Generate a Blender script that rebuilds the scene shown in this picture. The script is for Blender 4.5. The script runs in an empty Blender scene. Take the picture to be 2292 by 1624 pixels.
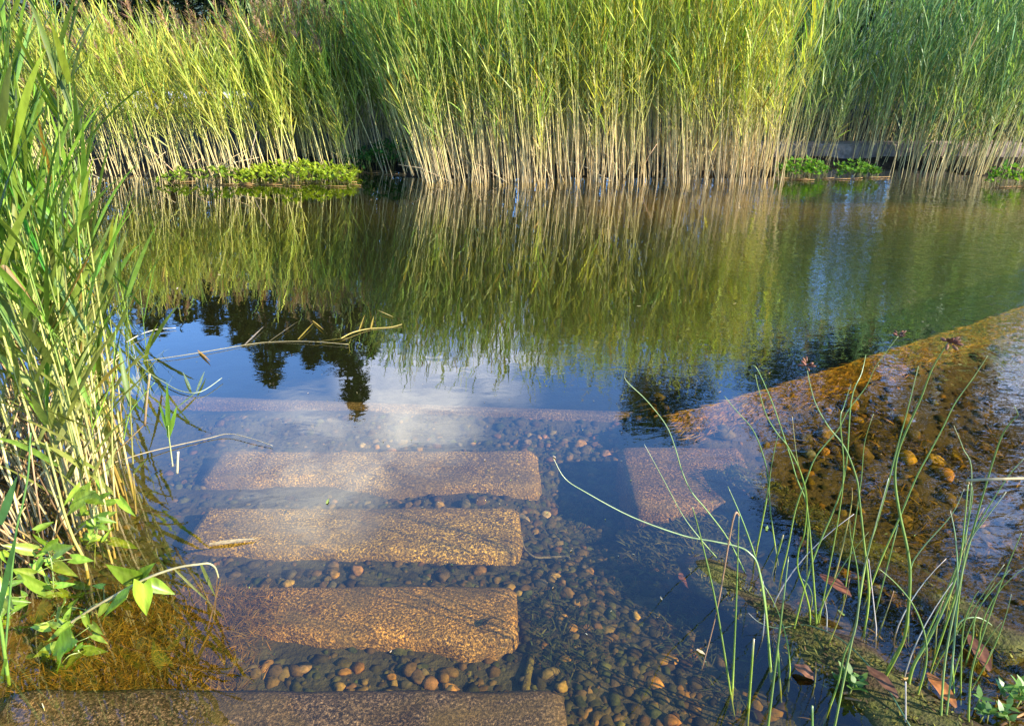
import bpy, math, random
from mathutils import Vector as V, noise as mnoise, Matrix

rnd = random.Random(7)
sc = bpy.context.scene
COL = sc.collection
rad = math.radians

# ------------------------------------------------------------------ camera geometry (metres, water surface at z = 0)
PITCH, EYE, FOC = rad(26.0), 1.6, 759.0 / 1024.0
CP, SP = math.cos(PITCH), math.sin(PITCH)

def ray(X, Y):
    k = 1024.0 / 2292.0
    u = (X * k - 512.0) / 759.0
    v = (362.5 - Y * k) / 759.0
    return V((u, CP + v * SP, -SP + v * CP))

def G(X, Y, z=0.0):                       # survey sketch point on the level z
    d = ray(X, Y)
    t = (z - EYE) / d.z
    return V((0, 0, EYE)) + d * t

def PY(X, Y, y):                          # survey sketch point in the upright plane at distance y
    d = ray(X, Y)
    return V((0, 0, EYE)) + d * (y / d.y)

def sstep(a, b, x):
    if a == b:
        return 0.0 if x < a else 1.0
    t = min(1.0, max(0.0, (x - a) / (b - a)))
    return t * t * (3 - 2 * t)

def lerp(a, b, t):
    return a + (b - a) * t

def mix3(a, b, t):
    return (lerp(a[0], b[0], t), lerp(a[1], b[1], t), lerp(a[2], b[2], t))

def vary(c, s, r=rnd):
    k = math.exp(r.gauss(0, s))
    return (c[0] * k * math.exp(r.gauss(0, s * .35)), c[1] * k, c[2] * k * math.exp(r.gauss(0, s * .4)))

# ------------------------------------------------------------------ mesh builder
class MB:
    def __init__(self):
        self.v, self.f, self.c, self.m = [], [], [], []

    def vert(self, p, c):
        self.v.append((p[0], p[1], p[2]))
        self.c.append((c[0], c[1], c[2], 1.0))
        return len(self.v) - 1

    def face(self, *ids, m=0):
        self.f.append(ids)
        self.m.append(m)

    def tube(self, pts, radii, cols, n=4, m=0, cap=True):
        rings = []
        k = len(pts)
        side0 = None
        for i in range(k):
            t = (pts[min(i + 1, k - 1)] - pts[max(i - 1, 0)])
            if t.length < 1e-9:
                t = V((0, 0, 1))
            t.normalize()
            if side0 is None:
                side0 = t.cross(V((0.31, 0.95, 0.05)))
                if side0.length < .1:
                    side0 = t.cross(V((1, 0, 0)))
            s = side0 - t * side0.dot(t)
            s.normalize()
            side0 = s
            b = t.cross(s)
            ring = []
            for j in range(n):
                a = 2 * math.pi * j / n
                ring.append(self.vert(pts[i] + (s * math.cos(a) + b * math.sin(a)) * radii[i], cols[i]))
            rings.append(ring)
        for i in range(k - 1):
            for j in range(n):
                self.face(rings[i][j], rings[i][(j + 1) % n], rings[i + 1][(j + 1) % n], rings[i + 1][j], m=m)
        if cap and n >= 3:
            self.face(*rings[-1], m=m)
            self.face(*rings[0][::-1], m=m)

    def blade(self, p0, d, side, L, w, droop, c0, c1, n=4, m=0, fold=0.0, twist=0.0):
        """grass-like leaf: starts at p0 along d, bends down by droop, widest at a third"""
        p = V(p0)
        d = V(d).normalized()
        rows = []
        for i in range(n + 1):
            t = i / n
            ww = w * (0.55 + 1.4 * t - 0.4 * t * t if t < .3 else (1.0 - ((t - .3) / .7) ** 1.7)) * 0.5
            ww = max(ww, 0.0)
            s = V(side)
            s = s - d * s.dot(d)
            if s.length < 1e-6:
                s = V((1, 0, 0))
            s.normalize()
            if twist:
                s = Matrix.Rotation(twist * t, 3, d) @ s
            c = mix3(c0, c1, t)
            if i == n:
                rows.append((self.vert(p, c),))
            elif fold:
                nn = d.cross(s)
                rows.append((self.vert(p - s * ww + nn * ww * fold, c), self.vert(p, c), self.vert(p + s * ww + nn * ww * fold, c)))
            else:
                rows.append((self.vert(p - s * ww, c), self.vert(p + s * ww, c)))
            p = p + d * (L / n)
            d = (d + V((0, 0, -1)) * (droop / n) * (0.4 + 1.2 * t)).normalized()
        for i in range(n):
            a, b = rows[i], rows[i + 1]
            if len(b) == 1:
                for j in range(len(a) - 1):
                    self.face(a[j], a[j + 1], b[0], m=m)
            else:
                for j in range(len(a) - 1):
                    self.face(a[j], a[j + 1], b[j + 1], b[j], m=m)

    def arrow_leaf(self, base, tip, nrm, hw, fold, c, sag=0.12, m=0):
        """heart / arrow shaped leaf with two rear lobes"""
        ax = tip - base
        L = ax.length
        ax = ax.normalized()
        s = ax.cross(nrm).normalized()
        nn = s.cross(ax).normalized()
        T = [0.0, .12, .28, .46, .64, .82, 1.0]
        W = [.80, 1.0, .96, .78, .54, .27, 0.0]
        rows = []
        for t, w in zip(T, W):
            q = base + ax * (L * t) - nn * (sag * L * (t ** 2)) + nn * (sag * L * t)
            back = -ax * (.20 * L) if t == 0 else V((0, 0, 0))
            wl = w * hw * L
            cc = mix3(c, (c[0] * 1.15, c[1] * 1.1, c[2] * 1.1), t)
            mid = (c[0] * 1.25 + .02, c[1] * 1.15 + .02, c[2] * 1.3 + .01)
            if w == 0:
                rows.append((self.vert(q, cc),))
            else:
                rows.append((self.vert(q - s * wl + nn * fold * wl + back, cc), self.vert(q - s * wl * .5 + nn * fold * wl * .6 + back * .6, cc), self.vert(q, mid),
                             self.vert(q + s * wl * .5 + nn * fold * wl * .6 + back * .6, cc), self.vert(q + s * wl + nn * fold * wl + back, cc)))
        for a, b in zip(rows, rows[1:]):
            for j in range(4):
                if len(b) == 1:
                    self.face(a[j], a[j + 1], b[0], m=m)
                else:
                    self.face(a[j], a[j + 1], b[j + 1], b[j], m=m)

    def build(self, name, mats, parent=None, loc=(0, 0, 0), smooth=True):
        me = bpy.data.meshes.new(name)
        me.from_pydata(self.v, [], self.f)
        if not isinstance(mats, (list, tuple)):
            mats = [mats]
        for mt in mats:
            me.materials.append(mt)
        at = me.color_attributes.new('tint', 'FLOAT_COLOR', 'POINT')
        at.data.foreach_set('color', [x for c in self.c for x in c])
        if len(mats) > 1:
            me.polygons.foreach_set('material_index', self.m)
        if smooth:
            me.polygons.foreach_set('use_smooth', [True] * len(me.polygons))
        me.update()
        o = bpy.data.objects.new(name, me)
        COL.objects.link(o)
        o.location = loc
        if parent is not None:
            o.parent = parent
        return o

def tag(o, label, cat, group=None, kind=None):
    o['label'] = label
    o['category'] = cat
    if group:
        o['group'] = group
    if kind:
        o['kind'] = kind
    return o

def empty(name, loc, label, cat, group=None):
    o = bpy.data.objects.new(name, None)
    COL.objects.link(o)
    o.location = loc
    return tag(o, label, cat, group)

# ------------------------------------------------------------------ materials
def newmat(name):
    m = bpy.data.materials.new(name)
    m.use_nodes = True
    nt = m.node_tree
    nt.nodes.clear()
    return m, nt, nt.nodes.new('ShaderNodeOutputMaterial')

def N(nt, t, **kw):
    n = nt.nodes.new(t)
    for k, v in kw.items():
        if hasattr(n, k) and k not in n.inputs:
            setattr(n, k, v)
        else:
            n.inputs[k].default_value = v
    return n

def mth(nt, op, a, b=None, clamp=False):
    n = nt.nodes.new('ShaderNodeMath')
    n.operation = op
    n.use_clamp = clamp
    for i, x in enumerate((a, b)):
        if x is None:
            continue
        if isinstance(x, (int, float)):
            n.inputs[i].default_value = x
        else:
            nt.links.new(x, n.inputs[i])
    return n.outputs[0]

def tint_out(nt):
    a = nt.nodes.new('ShaderNodeAttribute')
    a.attribute_name = 'tint'
    return a.outputs['Color']

def mulcol(nt, a, b, fac=1.0, op='MULTIPLY'):
    n = nt.nodes.new('ShaderNodeMix')
    n.data_type = 'RGBA'
    n.blend_type = op
    n.clamp_result = False
    n.inputs['Factor'].default_value = fac
    for i, x in ((6, a), (7, b)):
        if isinstance(x, tuple):
            n.inputs[i].default_value = x
        else:
            nt.links.new(x, n.inputs[i])
    return n.outputs[2]

def noise_tex(nt, scale, detail=3, rough=.55, vec=None, dist=0.0):
    n = N(nt, 'ShaderNodeTexNoise', Scale=scale, Detail=detail, Roughness=rough, Distortion=dist)
    if vec is not None:
        nt.links.new(vec, n.inputs['Vector'])
    return n

def geom_pos(nt):
    return nt.nodes.new('ShaderNodeNewGeometry').outputs['Position']

def mapped(nt, vec, scale=(1, 1, 1), loc=(0, 0, 0), rot=(0, 0, 0)):
    m = nt.nodes.new('ShaderNodeMapping')
    m.inputs['Scale'].default_value = scale
    m.inputs['Location'].default_value = loc
    m.inputs['Rotation'].default_value = rot
    nt.links.new(vec, m.inputs['Vector'])
    return m.outputs[0]

def ramp(nt, fac, stops):
    r = nt.nodes.new('ShaderNodeValToRGB')
    e = r.color_ramp.elements
    while len(e) > 1:
        e.remove(e[-1])
    e[0].position, e[0].color = stops[0][0], (*stops[0][1], 1)
    for p, c in stops[1:]:
        x = e.new(p)
        x.color = (*c, 1)
    nt.links.new(fac, r.inputs[0])
    return r.outputs[0]

def foliage_mat(name, trans=.4, rough=.42, spec=.35, streak=0.25):
    m, nt, out = newmat(name)
    col = tint_out(nt)
    nz = noise_tex(nt, 60, 2, vec=mapped(nt, geom_pos(nt), (1, 1, .25)))
    g = ramp(nt, nz.outputs['Fac'], [(.3, (1 - streak,) * 3), (.7, (1 + streak,) * 3)])
    col = mulcol(nt, col, g)
    p = N(nt, 'ShaderNodeBsdfPrincipled', Roughness=rough)
    p.inputs['Specular IOR Level'].default_value = spec
    nt.links.new(col, p.inputs['Base Color'])
    if trans > 0:
        t = nt.nodes.new('ShaderNodeBsdfTranslucent')
        tc = mulcol(nt, col, (1.25, 1.3, .55, 1))
        nt.links.new(tc, t.inputs['Color'])
        mx = N(nt, 'ShaderNodeMixShader', Fac=trans)
        nt.links.new(p.outputs[0], mx.inputs[1])
        nt.links.new(t.outputs[0], mx.inputs[2])
        nt.links.new(mx.outputs[0], out.inputs['Surface'])
    else:
        nt.links.new(p.outputs[0], out.inputs['Surface'])
    return m

def solid_tint_mat(name, rough=.6, spec=.3, nscale=30, namt=.3, bump=.0, bscale=60, stops=None):
    m, nt, out = newmat(name)
    col = tint_out(nt)
    pos = geom_pos(nt)
    nz = noise_tex(nt, nscale, 5, .65, vec=pos)
    g = ramp(nt, nz.outputs['Fac'], stops or [(.3, (1 - namt,) * 3), (.7, (1 + namt,) * 3)])
    col = mulcol(nt, col, g)
    p = N(nt, 'ShaderNodeBsdfPrincipled', Roughness=rough)
    p.inputs['Specular IOR Level'].default_value = spec
    nt.links.new(col, p.inputs['Base Color'])
    if bump:
        b = N(nt, 'ShaderNodeBump', Strength=1.0, Distance=bump)
        n2 = noise_tex(nt, bscale, 4, .6, vec=pos)
        nt.links.new(n2.outputs['Fac'], b.inputs['Height'])
        nt.links.new(b.outputs[0], p.inputs['Normal'])
    nt.links.new(p.outputs[0], out.inputs['Surface'])
    return m

M_LEAF = foliage_mat('reed leaf', .48)
M_STEM = solid_tint_mat('reed stem', .5, .3, 40, .25)
M_PLUME = foliage_mat('reed plume', .35, .8, .1)
M_RUSH = solid_tint_mat('rush stem', .3, .7, 25, .18)
M_BROAD = foliage_mat('broad leaf', .42, .34, .45, .38)
M_TREE = foliage_mat('tree leaf', .25, .5, .3, .3)
M_BARK = solid_tint_mat('bark', .85, .2, 18, .4, .01, 40)
M_MUD = solid_tint_mat('pond bed', .75, .25, 14, .55, .012, 45)
M_PEBBLE = solid_tint_mat('pebble', .85, .12, 48, .35, .002, 90, [(.30, (.28, .34, .22)), (.47, (.75, .78, .6)), (.60, (1.2, 1.15, 1.1)), (.75, (1.7, 1.6, 1.5))])
M_ALGAE = foliage_mat('algae', .3, .7, .15, .35)
M_MOSS = solid_tint_mat('mossy wood', .8, .2, 38, .55, .012, 90,
                        [(.25, (.35, .3, .3)), (.45, (.8, .8, .7)), (.6, (1.2, 1.25, .8)), (.75, (2.0, 1.9, 1.1))])
M_DEAD = foliage_mat('dead leaf', .2, .5, .3, .3)
M_WALL = solid_tint_mat('concrete', .85, .2, 6, .15, .002, 60)

def granite_mat():
    m, nt, out = newmat('granite')
    col = tint_out(nt)
    pos = geom_pos(nt)
    n1 = noise_tex(nt, 125, 3, .80, vec=pos)
    c1 = ramp(nt, n1.outputs['Fac'], [(.28, (.06, .055, .065)), (.42, (.30, .27, .27)), (.51, (.85, .8, .76)), (.60, (2.2, 2.0, 1.8)), (.70, (4.6, 4.4, 4.1))])
    v = N(nt, 'ShaderNodeTexVoronoi', Scale=260.0)
    nt.links.new(pos, v.inputs['Vector'])
    c2 = ramp(nt, v.outputs['Distance'], [(.0, (1.45, 1.35, 1.3)), (.45, (.95, .95, .95)), (.8, (.55, .55, .58))])
    n3 = noise_tex(nt, 5.5, 4, .6, vec=pos)
    c3 = ramp(nt, n3.outputs['Fac'], [(.30, (.42, .36, .28)), (.46, (.9, .88, .85)), (.58, (1.05, 1.0, .95)), (.70, (1.4, 1.2, .8))])
    col = mulcol(nt, mulcol(nt, mulcol(nt, col, c1), c2), c3)
    n4 = noise_tex(nt, 3.3, 6, .68, vec=mapped(nt, pos, (1, 1.6, 1)), dist=.8)
    film = ramp(nt, n4.outputs['Fac'], [(.42, (0, 0, 0)), (.62, (.75, .75, .75))])
    fm = nt.nodes.new('ShaderNodeMix')
    fm.data_type = 'RGBA'
    nt.links.new(film, fm.inputs['Factor'])
    nt.links.new(col, fm.inputs[6])
    silt = mulcol(nt, (.105, .070, .026, 1), ramp(nt, n1.outputs['Fac'], [(.3, (.6, .6, .6)), (.7, (1.5, 1.5, 1.5))]))
    nt.links.new(silt, fm.inputs[7])
    col = fm.outputs[2]
    p = N(nt, 'ShaderNodeBsdfPrincipled', Roughness=.55)
    p.inputs['Specular IOR Level'].default_value = .3
    nt.links.new(col, p.inputs['Base Color'])
    b = N(nt, 'ShaderNodeBump', Strength=.8, Distance=.006)
    nt.links.new(n1.outputs['Fac'], b.inputs['Height'])
    nt.links.new(b.outputs[0], p.inputs['Normal'])
    nt.links.new(p.outputs[0], out.inputs['Surface'])
    return m
M_GRANITE = granite_mat()

WATER_F0, WATER_POW = .015, 2.4
def water_mat():
    m, nt, out = newmat('pond water')
    pos = geom_pos(nt)
    sep = nt.nodes.new('ShaderNodeSeparateXYZ')
    nt.links.new(pos, sep.inputs[0])
    # calm on the left, a breeze over the right half and a few ruffled streaks
    nb = noise_tex(nt, .55, 2, .5, vec=mapped(nt, pos, (1, .8, 1)))
    xm = mth(nt, 'MULTIPLY_ADD', sep.outputs[0], .30)
    xm.node.inputs[2].default_value = -.12
    br = mth(nt, 'ADD', xm, mth(nt, 'MULTIPLY', mth(nt, 'SUBTRACT', nb.outputs['Fac'], .5), 1.3), clamp=True)
    n_slow = noise_tex(nt, 1.0, 2, .5, vec=mapped(nt, pos, (1.6, 3.2, 1), rot=(0, 0, .25)))
    n_mid = noise_tex(nt, 1.0, 2, .5, vec=mapped(nt, pos, (7, 11, 1), rot=(0, 0, -.12)), dist=.6)
    n_fine = noise_tex(nt, 1.0, 2, .55, vec=mapped(nt, pos, (16, 34, 1), rot=(0, 0, .18)), dist=.5)
    h = mth(nt, 'MULTIPLY', n_slow.outputs['Fac'], .0012)
    a_mid = mth(nt, 'MULTIPLY_ADD', br, .0042)
    a_mid.node.inputs[2].default_value = .0003
    h = mth(nt, 'ADD', h, mth(nt, 'MULTIPLY', n_mid.outputs['Fac'], a_mid))
    a_f = mth(nt, 'MULTIPLY_ADD', br, .0011)
    a_f.node.inputs[2].default_value = .00005
    h = mth(nt, 'ADD', h, mth(nt, 'MULTIPLY', n_fine.outputs['Fac'], a_f))
    b = N(nt, 'ShaderNodeBump', Strength=1.0, Distance=1.0)
    nt.links.new(h, b.inputs['Height'])
    gi = nt.nodes.new('ShaderNodeNewGeometry')
    dt = nt.nodes.new('ShaderNodeVectorMath')
    dt.operation = 'DOT_PRODUCT'
    nt.links.new(b.outputs[0], dt.inputs[0])
    nt.links.new(gi.outputs['Incoming'], dt.inputs[1])
    one = mth(nt, 'SUBTRACT', 1.0, mth(nt, 'ABSOLUTE', dt.outputs['Value']), clamp=True)
    frs = mth(nt, 'MULTIPLY_ADD', mth(nt, 'POWER', one, WATER_POW), 1.0 - WATER_F0)
    frs.node.inputs[2].default_value = WATER_F0
    gl = N(nt, 'ShaderNodeBsdfGlossy', Roughness=0.01)
    gl.inputs['Color'].default_value = (1, 1, 1, 1)
    nt.links.new(b.outputs[0], gl.inputs['Normal'])
    tr = N(nt, 'ShaderNodeBsdfTransparent')
    tr.inputs['Color'].default_value = (.97, .90, .60, 1)
    mx = nt.nodes.new('ShaderNodeMixShader')
    nt.links.new(frs, mx.inputs[0])
    nt.links.new(tr.outputs[0], mx.inputs[1])
    nt.links.new(gl.outputs[0], mx.inputs[2])
    nt.links.new(mx.outputs[0], out.inputs['Surface'])
    return m
M_WATER = water_mat()

# ------------------------------------------------------------------ terrain
def rim_y(x):
    return 2.86 + (x - .69) * .45 + .035 * (x - .69) ** 2

def shore_x(y):                                     # right edge of the near left reed stand
    return -1.36 - .47 * (y - 2.1)

def nz(x, y, s, seed=0.0):
    return mnoise.noise(V((x * s + seed, y * s - seed * .7, seed * 1.3)))

def bed(x, y):
    # steps basin
    z = -.10 - .112 * (y - 1.5)
    z = min(z, -.05)
    z -= .14 * math.exp(-((x - .33) / .2) ** 2 - ((y - 2.42) / .25) ** 2)
    if x < .72:
        z = max(z, -.285 + .045 * sstep(3.0, 3.14, y))
    back = 3.30 if x < .72 else rim_y(x) + .06
    # shelf on the right
    sh = -.15 + .06 * sstep(1.9, 1.3, y) + .085 * sstep(.75, 1.3, x - .5 * (y - 1.2)) * sstep(2.1, 1.4, y)
    if x > .6:
        sh += .055 * sstep(.40, .05, rim_y(x) - y)
    z = lerp(z, sh, sstep(.45, .85, x))
    z = lerp(z, -.045, sstep(-.62, -.95, x) * sstep(1.95, 1.7, y))
    z += .014 * nz(x, y, 3.1) + .008 * nz(x, y, 9, 4)
    # drop into the deep water
    z = lerp(z, -1.45, sstep(back - .06, back + .12, y))
    # far bank
    ye = y + .06 * nz(x, 0, 2.3, 5) + .03 * nz(x, 0, 8, 6)
    ye -= .5 * sstep(2.5, 2.75, x) * sstep(4.5, 4.2, x) + .4 * sstep(-2.35, -2.1, x) * sstep(-1.0, -1.2, x)
    fb = -.20 + .215 * sstep(7.0, 7.42, ye) + .06 * sstep(7.4, 8.4, y) + .03 * nz(x, y, 4, 2) * sstep(7.4, 7.8, y) + .25 * sstep(8.8, 9.6, y) + .15 * sstep(9.6, 14, y)
    z = lerp(z, fb, sstep(6.8, 7.12, y))
    # left bank under the near reeds
    lb = -.03 + .25 * sstep(.2, 2.2, shore_x(y) - x) + .02 * nz(x, y, 4, 9)
    z = lerp(z, lb, sstep(-.15, .30, shore_x(y) - x) * sstep(1.3, 1.7, y) * sstep(5.6, 4.6, y) if y > 1.3 else 0)
    # near bank
    z = lerp(z, .06, sstep(1.05, .55, y))
    # sides
    z = lerp(z, .35, sstep(9, 12, abs(x)))
    return z

def axis(lo, hi, step, far):
    a, x = [], lo
    while x <= hi + 1e-6:
        a.append(x)
        x += step
    s, p = step * 1.6, hi
    while p < far:
        p += s
        s *= 1.45
        a.append(p)
    s, p = step * 1.6, lo
    pre = []
    while p > -far:
        p -= s
        s *= 1.45
        pre.append(p)
    return pre[::-1] + a

def bed_tint(x, y):
    base = (.060, .043, .020)
    olive = (.040, .042, .014)
    k = .5 + .5 * nz(x, y, 1.7, 3)
    c = mix3(base, olive, k)
    c = mix3(c, (.062, .038, .008), sstep(.55, 1.1, x) * sstep(3.9, 3.3, y) * .8)
    c = mix3(c, (.11, .062, .012), sstep(-.7, -.9, x) * sstep(2.0, 1.8, y))
    if x > .65:
        c = mix3(c, (.17, .095, .009), sstep(.22, .06, rim_y(x) - y) * sstep(.65, .85, x))
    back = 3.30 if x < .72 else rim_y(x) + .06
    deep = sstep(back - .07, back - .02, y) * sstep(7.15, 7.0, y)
    c = mix3(c, (.005, .0085, .0025), deep)  # deep bed darkened to stand in for light lost in the murky water
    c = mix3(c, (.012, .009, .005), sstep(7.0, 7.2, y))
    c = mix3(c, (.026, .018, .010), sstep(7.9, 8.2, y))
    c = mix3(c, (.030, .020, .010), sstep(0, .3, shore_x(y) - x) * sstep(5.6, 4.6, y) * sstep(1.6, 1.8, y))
    c = mix3(c, (.05, .07, .02), sstep(9.5, 11, y))
    return c

def terrain():
    xs = axis(-4.2, 4.2, .06, 160)
    ys = axis(.6, 9.6, .06, 160)
    mb = MB()
    for y in ys:
        for x in xs:
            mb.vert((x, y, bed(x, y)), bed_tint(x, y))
    w = len(xs)
    for j in range(len(ys) - 1):
        for i in range(w - 1):
            mb.face(j * w + i, j * w + i + 1, (j + 1) * w + i + 1, (j + 1) * w + i)
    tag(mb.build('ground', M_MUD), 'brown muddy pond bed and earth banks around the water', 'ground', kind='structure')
terrain()

wb = MB()
for p in ((-13, -.5, 0), (13, -.5, 0), (13, 10.5, 0), (-13, 10.5, 0)):
    wb.vert(p, (0, 0, 0))
wb.face(0, 1, 2, 3)
tag(wb.build('water', M_WATER), 'clear still pond water mirroring reeds, trees and blue sky', 'water', kind='structure')

# ------------------------------------------------------------------ granite steps
def slab(name, x0, x1, y0, y1, ztop, h, label, group, tint, seed, round_r=.035, rough=.019, skew=0.0, n=(46, 16), cat='stone step', bite=None):
    """rough split granite block: worn corners, wavy front edge, sides and top in one skin"""
    mb = MB()
    cx, cy = (x0 + x1) / 2, (y0 + y1) / 2
    nx, ny = n
    def P(i, j):
        u, v = i / nx, j / ny
        x, y = lerp(x0, x1, u), lerp(y0, y1, v)
        wob = rough * (1.3 * nz(x, 0, 3.2, seed) + .5 * nz(x, 0, 11, seed + 2))
        y += (1 - v) * wob * 1.6 + v * .35 * rough * nz(x, 0, 5, seed + 5) + skew * (u - .5)
        if bite:
            y += (1 - v) * bite(u)
        x += rough * .9 * nz(0, y, 6, seed + 7) * (u - .5) * 2
        # rounded corners in plan
        dx, dy = min(x - x0, x1 - x), min(y - y0, y1 - y)
        r = .06
        if dx < r and dy < r:
            q = math.hypot(r - dx, r - dy)
            if q > r:
                k = r / q
                x += ((r - dx) * (1 - k)) * (1 if x < cx else -1)
                y += ((r - dy) * (1 - k)) * (1 if y < cy else -1)
        e = min(dx, dy) / round_r
        z = ztop - (round_r * .5 * (1 - min(1, max(0, e))) ** 2) + .006 * nz(x, y, 7, seed) + .0025 * nz(x, y, 25, seed)
        return V((x - cx, y - cy, z - ztop))
    idx = {}
    for j in range(ny + 1):
        for i in range(nx + 1):
            idx[i, j] = mb.vert(P(i, j), tint)
    for j in range(ny):
        for i in range(nx):
            mb.face(idx[i, j], idx[i + 1, j], idx[i + 1, j + 1], idx[i, j + 1])
    loop = [(i, 0) for i in range(nx)] + [(nx, j) for j in range(ny)] + [(i, ny) for i in range(nx, 0, -1)] + [(0, j) for j in range(ny, 0, -1)]
    prev = [idx[k] for k in loop]
    for lv in (.33, .66, 1.0):
        cur = []
        for k in loop:
            p = V(mb.v[idx[k]])
            out = V((p.x / ((x1 - x0) / 2), p.y / ((y1 - y0) / 2), 0))
            q = p + V((0, 0, -h * lv)) + out * (.012 * mnoise.noise(V((p.x * 8, p.y * 8 + seed, lv * 5))) + .01 * lv)
            cur.append(mb.vert(q, tint))
        for a in range(len(loop)):
            b = (a + 1) % len(loop)
            mb.face(prev[b], prev[a], cur[a], cur[b])
        prev = cur
    o = mb.build(name, M_GRANITE, loc=(cx, cy, ztop))
    return tag(o, label, cat, group)

GS = 'granite steps leading down into the pond'
slab('granite_step', -1.30, .139, 1.00, 1.395, -.006, .22, 'nearest granite step, dark and speckled, just awash at the water surface', GS, (.115, .085, .078), 1.0, rough=.024)
slab('granite_step', -1.02, .020, 1.59, 1.83, -.055, .20, 'brown granite step second from the viewer, with a small tadpole on it', GS, (.26, .160, .052), 2.0, bite=lambda u: .05 * sstep(.55, .25, u) * sstep(0, .15, u))
slab('granite_step', -1.14, .032, 2.03, 2.305, -.11, .22, 'golden brown granite step third from the viewer, with a floating tan leaf at its left', GS, (.28, .195, .050), 3.0, bite=lambda u: .05 * sstep(.6, .3, u))
slab('granite_step', -1.26, .11, 2.50, 2.78, -.165, .24, 'deepest granite step, pale and veiled by the cloud reflection', GS, (.25, .175, .058), 4.0, bite=lambda u: .07 * sstep(.65, .35, u))
slab('granite_block', .44, .95, 2.29, 2.70, -.095, .24, 'short submerged granite block to the right of the steps, half grown over', None, (.15, .092, .042), 5.0, n=(26, 18), cat='stone block')

# long kerb at the edge of the deep water, then a curved algae covered rim
kb = MB()
kp = [V((lerp(-2.4, .70, t), lerp(3.40, 3.14, t), -.225 + .02 * t)) for t in [i / 40 for i in range(41)]]
def strip(mb, pts, w, h, tint, seed, wob=.006):
    rows = []
    for i, p in enumerate(pts):
        d = pts[min(i + 1, len(pts) - 1)] - pts[max(i - 1, 0)]
        s = V((-d.y, d.x, 0)).normalized()
        j = wob * mnoise.noise(V((i * .35, seed, 0)))
        prof = [(-.5 * w - .012, -h), (-.5 * w, -.012), (-.5 * w + .014, 0), (.5 * w - .014, 0.002), (.5 * w, -.012), (.5 * w + .02, -h)]
        rows.append([mb.vert(p + s * (a + j) + V((0, 0, b + wob * .5 * mnoise.noise(V((i * .5, a * 9, seed))))), tint) for a, b in prof])
    for a, b in zip(rows, rows[1:]):
        for k in range(5):
            mb.face(a[k], b[k], b[k + 1], a[k + 1])
    mb.face(*rows[0])
    mb.face(*rows[-1][::-1])
strip(kb, [p - kp[20] for p in kp], .055, .3, (.12, .085, .045), 3)
tag(kb.build('stone_kerb', M_GRANITE, loc=kp[20]), 'long straight underwater stone kerb where the bed drops into deep water', 'kerb')
rb = MB()
rp = []
for i in range(60):
    x = lerp(.70, 6.5, i / 59)
    rp.append(V((x, rim_y(x) - .02, -.070 + .03 * sstep(.7, 2.2, x))))
strip(rb, [p - rp[20] for p in rp], .10, .45, (.30, .16, .012), 8, .012)
tag(rb.build('stone_rim', M_PEBBLE, loc=rp[20]), 'curved golden brown algae covered rim just under the water on the right', 'pond rim')

# ------------------------------------------------------------------ pebbles
def ico(sub=1):
    import bmesh
    bm = bmesh.new()
    bmesh.ops.create_icosphere(bm, subdivisions=sub, radius=1)
    v = [x.co.copy() for x in bm.verts]
    f = [[x.index for x in q.verts] for q in bm.faces]
    bm.free()
    return v, f
ICO = ico(2)
ICO1 = ico(1)

def add_pebble(mb, c, s, tint, r, geo=ICO):
    ax = (s * r.uniform(.8, 1.25), s * r.uniform(.65, 1.0), s * r.uniform(.4, .65))
    rot = Matrix.Rotation(r.uniform(0, 6.28), 3, 'Z') @ Matrix.Rotation(r.gauss(0, .25), 3, 'X')
    sd = V((r.uniform(0, 90), r.uniform(0, 90), r.uniform(0, 90)))
    o = len(mb.v)
    for v in geo[0]:
        k = 1 + .45 * mnoise.noise(v * 1.2 + sd) + .28 * mnoise.noise(v * 2.6 + sd)
        q = rot @ V((v.x * ax[0] * k, v.y * ax[1] * k, v.z * ax[2] * k))
        mb.vert(c + q, tint)
    for f in geo[1]:
        mb.face(*[o + i for i in f])

STONES = [(-1.30, .139, 1.00, 1.395), (-1.02, .02, 1.59, 1.83), (-1.14, .032, 2.03, 2.305), (-1.26, .14, 2.48, 2.78), (.44, .95, 2.29, 2.70)]
def on_stone(x, y, m=.02):
    return any(a - m < x < b + m and c - m < y < d + m for a, b, c, d in STONES)

pr = random.Random(21)
stuff_pb = MB()
cnt = 0
while cnt < 7200:
    x, y = pr.uniform(-1.5, 3.4), pr.uniform(1.05, 4.2)
    if cnt > 5000:
        x, y = pr.uniform(.04, .8), pr.uniform(1.05, 3.1)
    if on_stone(x, y, -.03) or (x < .72 and y > 3.2) or (x >= .72 and y > rim_y(x) - .06) or x < shore_x(y) - .1:
        continue
    if y > 1.0 and abs(x) > y * .95 + .5:
        continue
    if x > .5 and pr.random() < .6:
        continue
    if x < -.6 and y < 1.85 and pr.random() < .8:
        continue
    s = .007 + .024 * pr.random() ** 2.4 * (1.4 if x > .6 else 1)
    if x > .45:
        c = vary(pr.choice([(.065, .040, .008), (.040, .028, .008), (.12, .068, .008), (.028, .024, .009)]), .3, pr)
    else:
        c = vary(pr.choice([(.050, .040, .016), (.062, .046, .018), (.036, .037, .013), (.090, .060, .022), (.046, .046, .012)]), .3, pr)
    add_pebble(stuff_pb, V((x, y, bed(x, y) - s * .12)), s, c, pr, ICO1)
    cnt += 1
tag(stuff_pb.build('gravel', M_PEBBLE), 'dark brown and olive gravel covering the shallow pond bed', 'gravel', kind='stuff')

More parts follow.
